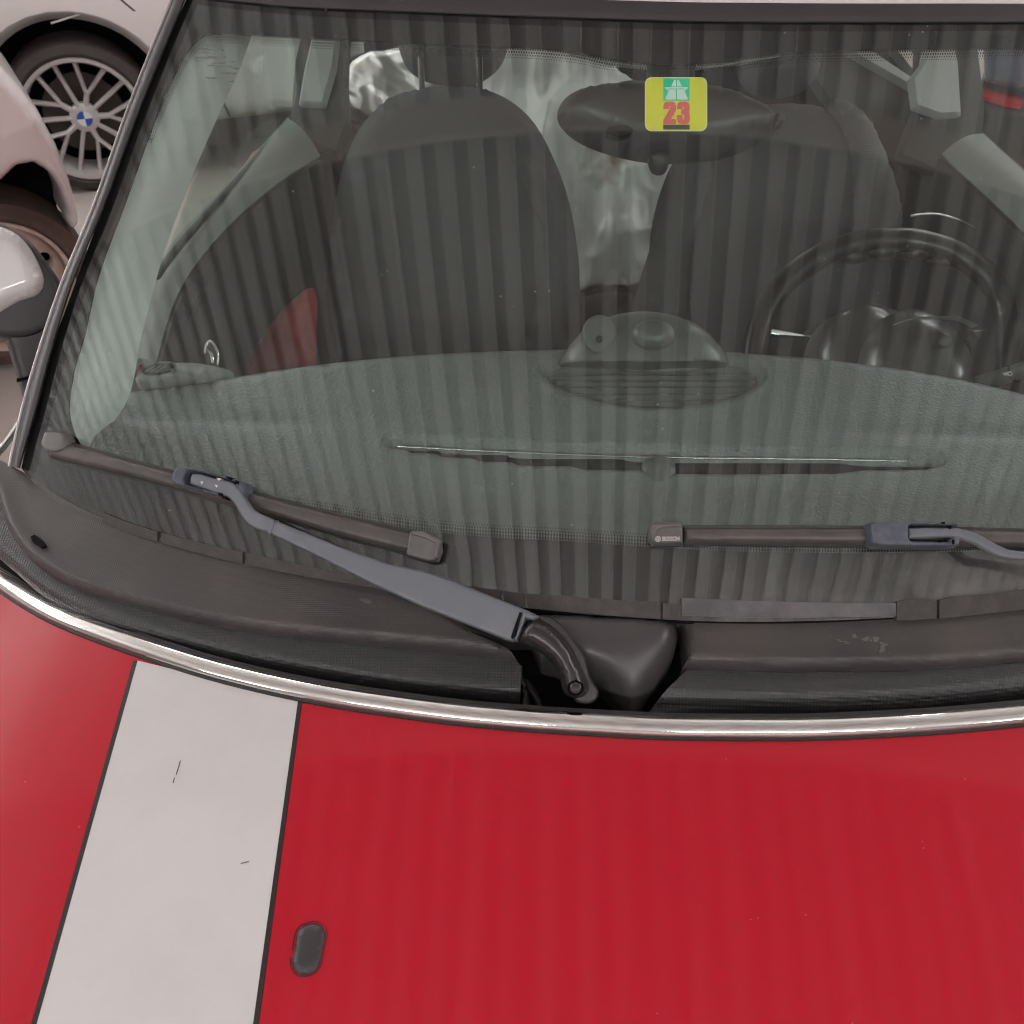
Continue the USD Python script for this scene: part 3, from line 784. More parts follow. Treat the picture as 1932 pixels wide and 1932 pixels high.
def dash_h(pts):
    sp = shapely.points(pts)
    d = shapely.distance(dtl, sp)
    h = -0.006 * (1 - np.clip(d / 14, 0, 1)) ** 2
    ds = np.where(shapely.contains(slot, sp), shapely.distance(slot.boundary, sp), 0)
    h = h - 0.020 * np.clip(ds / 4, 0, 1)
    yl = np.interp(pts[:, 0], [250, 700, 1450, 1932], [785, 800, 805, 818])
    h = h - 0.005 * np.exp(-((pts[:, 1] - yl) / 13) ** 2) * np.clip((np.abs(pts[:, 0] - 1080) - 380) / 200, 0, 1)
    do = np.where(shapely.contains(slot, sp), 0, shapely.distance(slot, sp))
    h = h + 0.0018 * np.exp(-((do - 9) / 7) ** 2)
    dv = np.where(shapely.contains(ven, sp), shapely.distance(ven.boundary, sp), 0)
    h = h - 0.014 * np.clip(dv / 9, 0, 1)
    dv2 = np.where(shapely.contains(ven, sp), 0, shapely.distance(ven, sp))
    h = h + 0.0045 * np.exp(-((dv2 - 3) / 6) ** 2)
    return h
part(CAR, 'dashboard', lay(dash_poly, dash, -0.25, dash_h, 0, 9), 'dash', 60, 'grained dark grey-green dashboard')
D = CAR + '/dashboard'
part(D, 'defroster_slot', lay(slot.buffer(-3), dash, -0.022, -0.0175, 0, 9), 'gap', 40, 'long narrow dark slot')
rail = smooth_line([(748, 838), (800, 841), (1000, 851), (1240, 859), (1500, 862), (1712, 866)], 60)
rp, rn = dash(rail[:, 0], rail[:, 1])
part(D, 'slot_rail', sweep(rp - rn * 0.004, circle(0.0011, 8), up=rn), 'silver', True, 'thin bright line in the slot')
sens = P((1212, 872), (1225, 862), (1245, 860), (1265, 864), (1275, 880), (1270, 900), (1245, 911), (1222, 904), smooth=30)
part(D, 'light_sensor', lay(sens, dash, -0.004, 0.008, 22, 5, 0.2), 'pod', True, 'small round bump')
vin = ven.buffer(-11)
part(D, 'vent_back', lay(vin, dash, -0.020, -0.0125, 0, 9), 'gap', 40)
for yy in (693, 703, 714, 726, 739, 752):
    c = vin.buffer(-3).intersection(shapely.box(1000, yy - 4.0, 1460, yy + 4.0))
    if not c.is_empty and c.geom_type == 'Polygon' and c.area > 300:
        part(D, 'vent_slat', lay(c, dash, -0.0123, lambda q, yy=yy: -0.0050 + (q[:, 1] - yy) * 0.0007, 0, 9), 'vent', 40)
part(D, 'vent_rim', lay(vin.buffer(2.5).difference(vin.buffer(-2.5)), dash, -0.010, -0.003, 2, 6), 'vent', 40)

def dome_h(cx, cy, rx, ry, lo, hi):
    return lambda q: lo + (hi - lo) * np.sqrt(np.clip(1 - ((q[:, 0] - cx) / rx) ** 2 - ((q[:, 1] - cy) / ry) ** 2, 0, 1))
# instrument pod in the middle of the dashboard
def dome(outline, px, py, t, h0, h1, r, edge=6, base=0.1, tilt=(0, 0, 0), power=None):
    return lay(outline, facing(px, py, t, tilt), h0, h1, r, edge, base)
podo = P((1052, 690), (1072, 655), (1095, 628), (1130, 604), (1170, 590), (1215, 585), (1262, 590), (1305, 606), (1338, 630), (1362, 657), (1378, 690), (1300, 692), (1215, 697), (1130, 692))
podo = podo.buffer(-5).buffer(5)
podfn = plane(dash(np.array([1215.]), np.array([696.]))[0][0], [0, -0.75, 0.66])
part(CAR, 'instrument_pod', lay(podo, podfn, -0.03, dome_h(1215, 700, 170, 118, -0.028, 0.058), 0, 6), 'pod', 60, 'round speedometer housing seen from behind')
PD = CAR + '/instrument_pod'
def disc(px, py, rx, ry):
    a = np.linspace(0, 2 * math.pi, 40, endpoint=False)
    return Polygon(np.c_[px + rx * np.cos(a), py + ry * np.sin(a)])
part(PD, 'button', lay(disc(1224, 645, 39, 28), podfn, 0.03, 0.066, 30, 4, 0.7), 'pod', True, 'oval raised button')
part(PD, 'side_disc', lay(disc(1127, 641, 32, 36), podfn, 0.015, 0.044, 8, 5, 0.9), 'pod', True, 'round disc')
part(PD, 'side_disc', lay(disc(1127, 650, 7, 7), podfn, 0.04, 0.0465, 3, 3, 0.5), 'dash_dark', True)

# left side vent pod
sv = P((248, 715), (262, 700), (300, 685), (350, 682), (400, 690), (430, 706), (420, 722), (340, 738), (270, 742), smooth=60)
svf = facing(330, 712, 1.31)
part(CAR, 'side_vent', lay(sv, svf, -0.03, 0.03, 30, 5, 0.1), 'sill', 60, 'rounded side vent housing')
svo = P((283, 703), (300, 692), (322, 687), (340, 691), (338, 700), (318, 708), (292, 709), smooth=40)
part(CAR + '/side_vent', 'vent_opening', lay(svo, svf, 0.02, 0.0335, 3, 4, 0.8), 'dash_dark', 40)
part(CAR + '/side_vent', 'vent_ring', lay(svo.buffer(3).difference(svo), svf, 0.02, 0.0355, 2, 3), 'sill', 40)
for k in range(3):
    part(CAR + '/side_vent', 'vent_slat', lay(band([(292 + 10 * k, 705), (312 + 10 * k, 693)], 2.6), svf, 0.02, 0.0348, 0, 3), 'vent', 40)

# side windows, pillars and door tops (left: measured; right: measured where in view)
def strip3(a, b, n=40):
    return smooth_line(a, n), smooth_line(b, n)
pa = smooth_line([(440, 40), (372, 60), (344, 90), (293, 187), (226, 368), (166, 535), (140, 640), (116, 720), (114, 790), (126, 840), (146, 880)], 50)
pb = smooth_line([(486, 40), (466, 92), (448, 140), (432, 175), (372, 310), (312, 470), (290, 545), (264, 650), (251, 722), (240, 757), (214, 797), (187, 838), (168, 882)], 50)
pt = np.linspace(0, 1, 9)
rows = []
for s in pt:
    q = pa * (1 - s) + pb * s
    p, n = gl(-(0.022 + 0.085 * s ** 1.3 - 0.006 * math.sin(math.pi * s)))(q[:, 0], q[:, 1])
    rows.append(p)
rowsA = np.array(rows)
mA = loft(rowsA, 0.012)
part(CAR, 'pillar_lining', mA, 'pale', 60, 'pale lining inside the windscreen pillar')
part(CAR, 'pillar_lining', mirror_x(mA), 'pale', 60, 'pale lining inside the windscreen pillar, driver side')
def door(side_line, inner_line, tt, label):
    """Door top: rounded ledge falling to a dark card; side_line is the window's lower edge."""
    a, b = smooth_line(side_line, 30), smooth_line(inner_line, 30)
    ta = np.linspace(tt[0], tt[1], 30)
    rows = []
    A, B = at(a[:, 0], a[:, 1], ta), at(b[:, 0], b[:, 1], ta - 0.02)
    for s in np.linspace(0, 1, 8):
        q = A * (1 - s) + B * s
        q[:, 2] += 0.012 * math.sin(math.pi * s)
        rows.append(q)
    inn = rows[-1]
    sgn = np.sign(inn[:, :1].mean())
    for dz, dx in ((-0.03, 0.0), (-0.10, -0.005), (-0.30, -0.01), (-0.55, -0.01)):
        q = inn.copy(); q[:, 2] += dz; q[:, 0] += dx * -sgn
        rows.append(q)
    return rows
rl_ = door([(254, 704), (264, 655), (288, 556), (310, 502), (420, 372), (545, 232)], [(286, 700), (298, 655), (318, 590), (345, 535), (460, 400), (600, 300)], (1.31, 1.92), '')
top_ = loft(rl_[:8], 0.01)
card = loft(rl_[7:], 0.01)
part(CAR, 'door_top', top_, 'sill', 60, 'grey door top under the left window')
def skin(rows):
    A = rows[0][8:]
    sg = np.sign(A[:, 0].mean())
    return loft([A + np.array([dx * sg, 0, dz]) for dx, dz in ((0.004, -0.012), (0.02, -0.03), (0.055, -0.14), (0.10, -0.30))], 0.006)
part(CAR, 'door_skin', skin(rl_), 'red', 40, 'red outer door skin')
part(CAR, 'door_card', card, 'card', 60, 'dark door lining')
rr_ = door([(1850, 262), (1880, 290), (1932, 338), (2080, 490)], [(1780, 298), (1810, 328), (1860, 372), (1932, 440), (2040, 560)], (1.86, 1.36), '')
part(CAR, 'door_top', loft(rr_[:8], 0.01), 'sill', 60, 'grey door top under the right window')
part(CAR, 'door_skin', skin(rr_), 'red', 40, 'red outer door skin, driver side')
part(CAR, 'door_card', loft(rr_[7:], 0.01), 'card', 60, 'dark door lining, driver side')
wl = sweep(at(*smooth_line([(296, 521), (312, 497), (424, 366), (546, 226)], 30).T, np.linspace(1.41, 1.935, 30)), circle(0.006, 8))
part(CAR + '/door_top', 'window_seal', wl, 'rubber', True)
wr = sweep(at(*smooth_line([(1852, 256), (1882, 284), (1936, 332), (2080, 478)], 30).T, np.linspace(1.88, 1.37, 30)), circle(0.006, 8))
part(CAR + '/door_top_001', 'window_seal', wr, 'rubber', True)
def pin(px, py, t, parent):
    o = at(px, py, t)
    part(parent, 'lock_pin', orient(trimesh.creation.cylinder(0.0045, 0.022, sections=12), o, *np.eye(3)), 'silver', 40)
    part(parent, 'lock_pin_ring', orient(trimesh.creation.cylinder(0.0085, 0.004, sections=14), o - [0, 0, 0.013], *np.eye(3)), 'silver', 40)
pin(529, 268, 1.88, CAR + '/door_top')
pin(1846, 292, 1.83, CAR + '/door_top_001')
# middle pillars with pale belt covers
def slab(pts, t, th, m, name, label=None, parent=CAR, r=8, tilt=(0, 0, 0), edge=10):
    pol = P(*pts)
    pol = pol if pol.buffer(-7).is_empty else pol.buffer(-5).buffer(10).buffer(-5)
    c = pol.centroid
    return part(parent, name, lay(pol, facing(c.x, c.y, t, tilt), -th, th, r, edge, 0.4), m, 50, label)
slab([(575, 40), (660, 40), (655, 160), (660, 235), (640, 300), (560, 262), (548, 225), (556, 120)], 2.02, 0.02, 'card', 'middle_pillar', 'dark middle pillar')
slab([(588, 70), (640, 70), (634, 130), (613, 202), (563, 200), (572, 140)], 1.98, 0.012, 'pale_cover', 'pillar_cover', 'pale belt cover', CAR + '/middle_pillar')
slab([(1690, 30), (1730, 95), (1725, 210), (1690, 300), (1760, 330), (1850, 285), (1855, 200), (1842, 100), (1840, 30)], 2.0, 0.02, 'card', 'middle_pillar', 'dark middle pillar, driver side')
slab([(1745, 75), (1797, 75), (1808, 120), (1814, 220), (1770, 222), (1722, 205), (1715, 150), (1738, 120)], 1.95, 0.012, 'pale_cover', 'pillar_cover', 'pale belt cover', CAR + '/middle_pillar_001')
# side glass panes
def side_glass(pts, ts, name):
    p = np.array([at(a, b, t) for (a, b), t in zip(pts, ts)])
    n = np.cross(p[1] - p[0], p[2] - p[0]); n /= np.linalg.norm(n)
    p = plane(p[0], n)(np.array([a for a, b in pts], float), np.array([b for a, b in pts], float))[0]
    V = np.vstack([p, p + n * 0.004])
    k = len(p)
    f = [[0, i, i + 1] for i in range(1, k - 1)] + [[k, k + i + 1, k + i] for i in range(1, k - 1)]
    for i in range(k):
        j = (i + 1) % k
        f += [[i, k + i, k + j], [i, k + j, j]]
    part(CAR, name, trimesh.Trimesh(V, f, process=True), 'side_glass', False, 'side window pane')
side_glass([(300, 520), (545, 235), (580, 40), (480, 20)], (1.43, 1.96, 2.02, 1.5), 'side_window')

# rear quarter on the right, pale strip
slab([(1480, 60), (1640, 90), (1740, 170), (1745, 310), (1690, 335), (1600, 250), (1540, 170)], 2.35, 0.02, 'panel', 'rear_quarter_panel', 'brownish rear side panel')
slab([(1560, 70), (1610, 72), (1740, 158), (1742, 176), (1728, 176), (1600, 104)], 2.30, 0.012, 'pale_cover', 'rear_window_strip', 'pale strip of the rear side window')
slab([(630, 50), (760, 50), (735, 95), (660, 120), (645, 150)], 2.6, 0.02, 'pale', 'rear_pillar_lining', 'pale rear pillar lining')

# seats
def seat(back, head, t, label, extra=()):
    s = holder(CAR, 'seat', label)
    c = back.centroid
    fn = facing(c.x, c.y, t)
    part(s, 'backrest', lay(back, fn, -0.10, 0.05, 90, 12, 0.2), 'seat', 60)
    hc = head.centroid
    part(s, 'headrest', lay(head, facing(hc.x, hc.y, t + 0.05), -0.06, 0.05, 60, 10, 0.2), 'seat', 60)
    return s, fn
back_l = P((640, 700), (600, 560), (612, 420), (630, 310), (655, 242), (690, 192), (732, 160), (785, 145), (850, 140), (915, 145), (960, 165), (1005, 205), (1040, 265), (1070, 340), (1088, 420), (1097, 500), (1097, 600), (1085, 720), smooth=90)
head_l = P((745, 40), (750, 85), (765, 112), (800, 134), (850, 142), (895, 138), (930, 118), (948, 95), (952, 40), smooth=50)
s, fnl = seat(back_l, head_l, 1.86, 'dark fabric front seat on the left')
for px in (795, 905):
    part(s, 'headrest_post', orient(trimesh.creation.cylinder(0.006, 0.06, sections=10), at(px, 138, 1.86), *np.eye(3)), 'silver', 40)
part(s, 'side_bolster', lay(P((930, 260), (1000, 300), (1050, 420), (1060, 560), (1045, 720), (985, 720), (1000, 560), (995, 400), smooth=50), fnl, 0.02, 0.066, 40, 10, 0.2), 'seat', 60)
red_p = P((586, 540), (592, 580), (590, 640), (574, 710), (450, 710), (462, 680), (500, 615), (540, 570), smooth=40)
part(s, 'red_side_panel', lay(red_p, facing(540, 640, 1.74), -0.03, 0.02, 40, 8, 0.2), 'red_cloth', 60, 'red side panel of the seat')
back_r = P((1225, 720), (1232, 560), (1240, 420), (1262, 330), (1300, 255), (1360, 205), (1430, 180), (1500, 172), (1570, 182), (1622, 207), (1662, 262), (1685, 330), (1700, 430), (1705, 560), (1690, 720), smooth=90)
head_r = P((1405, 60), (1400, 100), (1415, 145), (1450, 165), (1500, 165), (1545, 140), (1560, 100), (1555, 60), smooth=50)
s2, fnr = seat(back_r, head_r, 1.90, 'dark fabric front seat behind the steering wheel')
part(s2, 'side_bolster', lay(P((1575, 190), (1618, 212), (1655, 268), (1678, 330), (1690, 460), (1640, 520), (1585, 480), (1570, 330), smooth=50), fnr, 0.0, 0.062, 40, 10, 0.2), 'seat_mesh', 60)
part(s2, 'side_bolster', lay(P((1240, 430), (1270, 340), (1310, 280), (1345, 300), (1330, 420), (1310, 560), (1300, 720), (1235, 720), smooth=50), fnr, 0.0, 0.060, 40, 10, 0.2), 'seat', 60)
part(CAR, 'centre_console', lay(P((1080, 560), (1150, 545), (1215, 550), (1245, 600), (1240, 720), (1070, 720)), facing(1150, 640, 1.95), -0.05, 0.02, 30, 12, 0.3), 'interior', 50)

# inside mirror
mo = P((1052, 212), (1058, 190), (1080, 168), (1130, 153), (1200, 145), (1270, 146), (1340, 153), (1400, 168), (1445, 190), (1474, 222), (1468, 240), (1446, 258), (1410, 278), (1360, 293), (1300, 300), (1230, 300), (1170, 289), (1110, 269), (1072, 245), smooth=90)
mf = facing(1262, 225, 1.22)
part(CAR, 'inside_mirror', lay(mo, mf, -0.02, 0.030, 62, 6, 0.1), 'mirror_black', 60, 'oval black inside mirror')
IM = CAR + '/inside_mirror'
part(IM, 'mirror_glass', lay(mo.buffer(-8), mf, -0.024, -0.0195, 0, 12), 'dark_glass', 60)
part(IM, 'oval_hole', lay(disc(1165, 261, 24, 10), mf, 0.010, 0.0312, 0, 5), 'gap', 40)
part(IM, 'dip_lever', lay(P((1226, 285), (1260, 285), (1262, 310), (1255, 324), (1235, 325), (1226, 312), smooth=40), mf, -0.01, 0.012, 14, 4, 0.2), 'mirror_black', 60)
part(IM, 'end_button', lay(P((1462, 214), (1474, 216), (1480, 228), (1474, 238), (1462, 240), smooth=24), mf, -0.012, 0.012, 8, 4, 0.3), 'mirror_black', 60)
a, b = at(1268, 100, 1.165), at(1262, 200, 1.20)
part(IM, 'mirror_foot', sweep(np.linspace(a, b, 6), circle(0.018, 14, rx=0.030), up=-fwd), 'mirror_black', 50)
slab([(1045, 88), (1130, 95), (1250, 110), (1380, 106), (1500, 88), (1470, 104), (1400, 118), (1300, 130), (1250, 131), (1150, 120), (1080, 102)], 1.30, 0.008, 'pale', 'header_lining', 'pale lining edge below the windscreen border')

# steering wheel, column and stalk
sc = at(1676, 640, 1.60)
def arcpt(px, py, t):
    return at(px, py, t)
rim_px = smooth_line([(1418, 800), (1420, 700), (1432, 620), (1462, 555), (1510, 508), (1570, 474), (1640, 455), (1700, 453), (1770, 466), (1830, 495), (1880, 545), (1902, 610), (1902, 700), (1895, 800)], 90)
rt_ = 1.56 + 0.05 * np.clip((640 - rim_px[:, 1]) / 190, -1, 1)
rim3 = at(rim_px[:, 0], rim_px[:, 1], rt_)
SW = holder(CAR, 'steering_wheel', 'black leather steering wheel')
part(SW, 'rim', sweep(rim3, circle(0.0205, 18), up=-fwd), 'wheel_black', True)
grip = [np.interp(1.0 * i, [0, 5], [0, 1]) for i in range(6)]
for cx, cy, k in ((1610, 484, 34), (1668, 474, 36), (1726, 477, 36), (1780, 492, 32)):
    part(SW, 'grip_bulge', lay(disc(cx, cy, k, 12), facing(cx, cy, 1.60), -0.012, 0.008, 12, 4, 0.3), 'wheel_black', True)
part(SW, 'spoke', lay(P((1448, 622), (1455, 618), (1530, 632), (1532, 640), (1450, 634)), facing(1490, 628, 1.57), -0.01, 0.006, 5, 4, 0.3), 'silver', 40, 'bright spoke')
part(SW, 'spoke', lay(P((1828, 622), (1868, 619), (1852, 640), (1836, 636)), facing(1845, 628, 1.57), -0.01, 0.006, 5, 4, 0.3), 'silver', 40, 'bright spoke')
part(SW, 'hub', lay(P((1500, 720), (1510, 640), (1560, 600), (1780, 600), (1850, 640), (1860, 720)), facing(1676, 660, 1.58), -0.05, 0.0, 40, 12, 0.2), 'interior', 60)
p1 = P((1532, 720), (1536, 660), (1550, 625), (1585, 592), (1630, 572), (1675, 568), (1705, 576), (1750, 600), (1760, 720), smooth=60)
part(CAR, 'gauge_pod', lay(p1, facing(1640, 640, 1.49), -0.05, dome_h(1645, 725, 118, 160, -0.045, 0.05), 0, 6), 'pod_dark', 60, 'rear gauge housing')
p2 = P((1610, 740), (1615, 680), (1630, 640), (1665, 605), (1705, 585), (1745, 578), (1785, 583), (1815, 600), (1838, 630), (1848, 660), (1850, 740), smooth=70)
p2f = facing(1735, 660, 1.44)
part(CAR, 'gauge_pod', lay(p2, p2f, -0.06, dome_h(1732, 735, 124, 160, -0.05, 0.065), 0, 5), 'pod_dark', 60, 'front gauge housing with a screw')
part(CAR + '/gauge_pod_001', 'screw', lay(disc(1744, 652, 14, 13), p2f, 0.05, 0.072, 6, 3, 0.85), 'dash_dark', True)
part(CAR + '/gauge_pod_001', 'seam', lay(band(smooth_line([(1670, 618), (1720, 606), (1775, 607), (1818, 622)], 30), 3), p2f, 0.03, lambda q: 0.061 - 0.0002 * np.abs(q[:, 0] - 1745), 1.5, 3), 'sill', 40)
stk = [at(1840, 726, 1.42), at(1880, 714, 1.40), at(1932, 698, 1.37), at(1985, 684, 1.34)]
part(CAR, 'stalk', sweep(stk, circle(0.012, 14)), 'pod', True, 'control stalk')
part(CAR + '/stalk', 'stalk_ring', sweep(at(np.array([1908., 1914]), np.array([705., 703]), np.array([1.385, 1.382])), circle(0.0135, 14)), 'gap', True)
part(CAR + '/stalk', 'symbol', lay(join_sym := shapely.union_all([disc(1897, 706, 5, 4).difference(disc(1897, 706, 3, 2.2)), Polygon([(1884, 706), (1890, 703), (1890, 710)]), shapely.box(1903, 701, 1908, 707)]), facing(1897, 706, 1.385), 0.010, 0.0135, 0, 2), 'letter', False)
hx_ = smooth_line([(1718, 408), (1760, 404), (1800, 412), (1840, 430), (1868, 450)], 30)
part(CAR, 'belt_guide', sweep(at(hx_[:, 0], hx_[:, 1], np.full(30, 1.72)), circle(0.0025, 8)), 'silver', True, 'bright curved line on the driver door')
hd = smooth_line([(386, 668), (390, 650), (396, 645), (406, 655), (411, 672), (410, 690)], 30)
part(CAR, 'door_handle', sweep(at(hd[:, 0], hd[:, 1], np.full(30, 1.42)), circle(0.003, 8)), 'silver', True, 'bright inner door handle')
part(CAR, 'door_speaker_ring', sweep(at(*np.array([(384, 672), (390, 662), (398, 668), (400, 685)]).T.astype(float), np.full(4, 1.43)), circle(0.004, 8)), 'silver', True)

# outside mirror on the left
mir = holder(CAR, 'door_mirror', 'outside mirror with a white cap on a black foot')
mo_ = at(50, 560, 1.42)
f1 = plane(mo_, EYE - mo_)
part(mir, 'housing', lay(P((-260, 400), (-120, 405), (0, 420), (25, 433), (60, 458), (84, 487), (104, 515), (119, 542), (112, 600), (60, 640), (-20, 640), (-260, 640), smooth=70), f1, -0.07, 0.0, 16, 8, 0.75), 'trim', 50)
part(mir, 'cap', lay(P((-260, 418), (-100, 416), (0, 428), (28, 440), (56, 468), (76, 505), (83, 532), (76, 552), (40, 568), (0, 590), (-60, 612), (-260, 640), smooth=80), f1, -0.004, 0.022, 24, 6, 0.35), 'white', 50, 'white painted mirror cap')
part(mir, 'foot', lay(P((-6, 590), (30, 565), (100, 560), (110, 640), (70, 720), (60, 780), (42, 752), (33, 720), (12, 650)), f1, -0.05, -0.004, 18, 8, 0.5), 'trim', 50)
part(mir, 'seam', lay(P((31, 716), (72, 704), (73, 709), (32, 721)), f1, -0.02, 0.006, 0, 5), 'gap', 40)
wl2 = smooth_line([(-60, 905), (0, 848), (25, 815), (52, 772)], 20)
part(CAR, 'waist_trim', sweep(at(wl2[:, 0], wl2[:, 1], np.linspace(1.15, 1.28, 20)), circle(0.005, 8)), 'chrome', True, 'chrome line on the left flank')

# --- wipers
def blade(name, tops, lows, capL, capR, label, capmat='cap'):
    w = holder(CAR, name, label)
    body = Polygon(tops + lows[::-1])
    part(w, 'blade', layg(body, 0.006, 0.016, 12, 5, 0.35), 'blade', 50)
    rub = Polygon([(x, y - 5) for x, y in tops] + [(x, y + 3) for x, y in tops][::-1])
    part(w, 'rubber_lip', layg(rub, 0.0005, 0.0085, 0, 5), 'rubber', 40)
    low = Polygon([(x, y - 4) for x, y in lows] + [(x, y + 4) for x, y in lows][::-1])
    part(w, 'rubber_lip', layg(low, 0.0005, 0.006, 0, 5), 'rubber', 40)
    for c in (capL, capR):
        if c is not None:
            part(w, 'end_cap', layg(c, 0.003, 0.0185, 6, 3, 0.6), capmat, 50)
    return w
w1 = blade('wiper', [(98, 829), (250, 871), (400, 911), (500, 937), (640, 973), (806, 1012)], [(92, 862), (250, 900), (400, 941), (500, 968), (640, 1010), (790, 1048)],
           P((88, 826), (92, 817), (104, 815), (131, 823), (128, 852), (120, 856), (92, 851), (85, 842), smooth=40),
           P((775, 1003), (790, 1004), (826, 1018), (832, 1022), (834, 1040), (826, 1060), (812, 1062), (767, 1050)).buffer(-3).buffer(3), 'wiper lying on the left half of the windscreen')
part(w1, 'cap_ridge', layg(P((779, 1001), (800, 1002), (835, 1020), (828, 1056), (819, 1054), (822, 1026), (800, 1016), (776, 1010)), 0.012, 0.0205, 3, 3, 0.4), 'cap', 50)
clip1 = P((343, 882), (352, 881), (400, 890), (468, 912), (471, 925), (466, 946), (455, 948), (400, 934), (336, 918), (330, 908), (335, 890))
slot1 = P((362, 893), (376, 893), (420, 905), (452, 914), (450, 922), (440, 936), (415, 931), (360, 915), (357, 905))
part(w1, 'clip', layg(clip1.buffer(-2).buffer(2).difference(slot1), 0.008, 0.0275, 5, 3, 0.4), 'clip', 50, 'blue-grey clip holding the blade')
part(w1, 'clip_floor', layg(clip1.buffer(-3), 0.006, 0.0145, 0, 8), 'gap', 50)
for q in ([(428, 898), (435, 900), (434, 905), (427, 903)], [(444, 906), (450, 908), (449, 914), (443, 912)], [(412, 929), (419, 931), (418, 936), (411, 934)], [(420, 936), (427, 938), (426, 942), (419, 940)]):
    part(w1, 'clip_notch', layg(P(*q), 0.018, 0.0282, 0, 3), 'gap', False)
arm1 = P((364, 894), (380, 894), (404, 902), (424, 906), (436, 909), (444, 914), (452, 922), (468, 946), (478, 960), (490, 969), (505, 975), (522, 983), (640, 1031), (740, 1066), (800, 1078), (850, 1094), (940, 1130), (1000, 1154), (1019, 1164), (1008, 1172), (994, 1170), (978, 1205), (968, 1212), (955, 1208), (800, 1147), (700, 1101), (600, 1050), (518, 1011), (505, 1004), (487, 999), (470, 990), (458, 976), (446, 954), (438, 944), (428, 938), (412, 932), (360, 914), (360, 904))
def arm_h(pts):
    return np.interp(pts[:, 0], [360, 440, 500, 640, 1000], [0.024, 0.028, 0.033, 0.040, 0.046])
part(w1, 'arm', layg(arm1, lambda q: arm_h(q) - np.interp(q[:, 0], [360, 500, 530, 1000], [0.006, 0.006, 0.014, 0.018]), arm_h, 6, 3.5, 0.65), 'arm', 50, 'grey painted arm')
part(w1, 'arm_joint', layg(P((518, 983), (524, 981), (514, 1012), (509, 1008)), 0.026, lambda q: arm_h(q) + 0.0012, 2, 2.5), 'arm', 50)
part(w1, 'arm_slot', layg(P((980, 1155), (985, 1156), (973, 1200), (966, 1206), (964, 1202), (972, 1178)), 0.03, lambda q: arm_h(q) + 0.0006, 0, 3), 'gap', 50)
part(w1, 'arm_end', layg(P((988, 1154), (1018, 1163), (1008, 1173), (994, 1168), (984, 1196), (976, 1212), (970, 1208), (982, 1176)), 0.028, lambda q: arm_h(q) + 0.002, 4, 3, 0.5), 'arm', 50)
hinge = P((995, 1172), (1005, 1166), (1020, 1168), (1040, 1180), (1062, 1200), (1084, 1232), (1098, 1262), (1110, 1290), (1110, 1304), (1100, 1314), (1080, 1316), (1066, 1308), (1060, 1296), (1056, 1276), (1042, 1252), (1020, 1232), (995, 1218), (980, 1210), smooth=90)
part(w1, 'hinge_back', layg(P((1000, 1168), (1030, 1162), (1055, 1175), (1085, 1210), (1105, 1245), (1118, 1285), (1128, 1300), (1126, 1318), (1112, 1328), (1085, 1322), (1080, 1300), (1050, 1230), smooth=60), 0.0, 0.036, 6, 5, 0.6), 'trim', 50)
part(w1, 'hinge_cover', layg(hinge, 0.010, 0.054, 24, 3.5, 0.55), 'hinge', 60, 'black curved cover over the wiper pivot')
part(w1, 'pivot_ring', layg(disc(1086, 1297, 16, 15).difference(disc(1086, 1297, 12.5, 12)), 0.03, 0.0565, 1.5, 2), 'gap', 50)
part(w1, 'pivot_cap', layg(disc(1086, 1297, 12.5, 12), 0.03, 0.0585, 6, 2, 0.85), 'hinge', 60)
fl = [[(408, 901), (418, 903), (412, 907)], [(378, 908), (384, 909), (380, 914)], [(405, 914), (411, 916), (408, 920)]]
for q in fl:
    part(w1, 'bare_patch', layg(P(*q), 0.02, lambda p: arm_h(p) + 0.0004, 0, 3), 'letter', False)

w2 = blade('wiper', [(1290, 996), (1500, 996), (1700, 997), (1932, 1002), (2200, 1012)], [(1290, 1024), (1500, 1026), (1700, 1028), (1932, 1032), (2200, 1040)],
           P((1226, 992), (1231, 987), (1287, 986), (1288, 1028), (1232, 1029), (1223, 1021)).buffer(-2).buffer(2), None, 'wiper lying on the right half of the windscreen')
part(w2, 'cap_ridge', layg(P((1227, 989), (1287, 987), (1287, 996), (1250, 997), (1240, 1002), (1236, 1018), (1229, 1022), (1226, 1008)), 0.012, 0.0205, 3, 2.5, 0.4), 'cap', 50)
part(w2, 'bright_line', layg(Polygon([(1290, 993.5), (1634, 993.5), (1634, 995), (1290, 995)]), 0.004, 0.0097, 0, 4), 'cap', False)
def lettering(text, px, py, hgt, fn, hz, widen=1.0):
    m = meshkit.text_mesh(text, hgt, depth=1.0, bold=True)
    v = m.vertices
    p, n = fn(px + v[:, 0] * widen, py - v[:, 1])
    m.vertices = p + n * ((v[:, 2] > 0.5) * 0.0006)[:, None]
    if m.volume < 0:
        m.invert()
    return m
tm = meshkit.text_mesh('BOSCH', 7.6, depth=1.0, bold=True)
wid = tm.bounds[1, 0] - tm.bounds[0, 0]
part(w2, 'lettering', lettering('BOSCH', 1249, 1020.2, 7.6, gl(0.0183), 0.0, 32.0 / wid), 'letter', False)
emb = disc(1241.5, 1016.8, 5.0, 5.2).difference(disc(1241.5, 1016.8, 3.7, 3.9))
emb = shapely.union_all([emb, shapely.box(1239.4, 1012.8, 1240.4, 1020.8), shapely.box(1242.7, 1012.8, 1243.7, 1020.8), shapely.box(1239.4, 1016.2, 1243.7, 1017.4)])
part(w2, 'emblem', layg(emb, 0.012, 0.0184, 0, 1.5), 'letter', False)
clip2 = P((1634, 990), (1640, 986), (1740, 985), (1796, 986), (1803, 994), (1805, 1020), (1802, 1033), (1790, 1035), (1650, 1034), (1636, 1028))
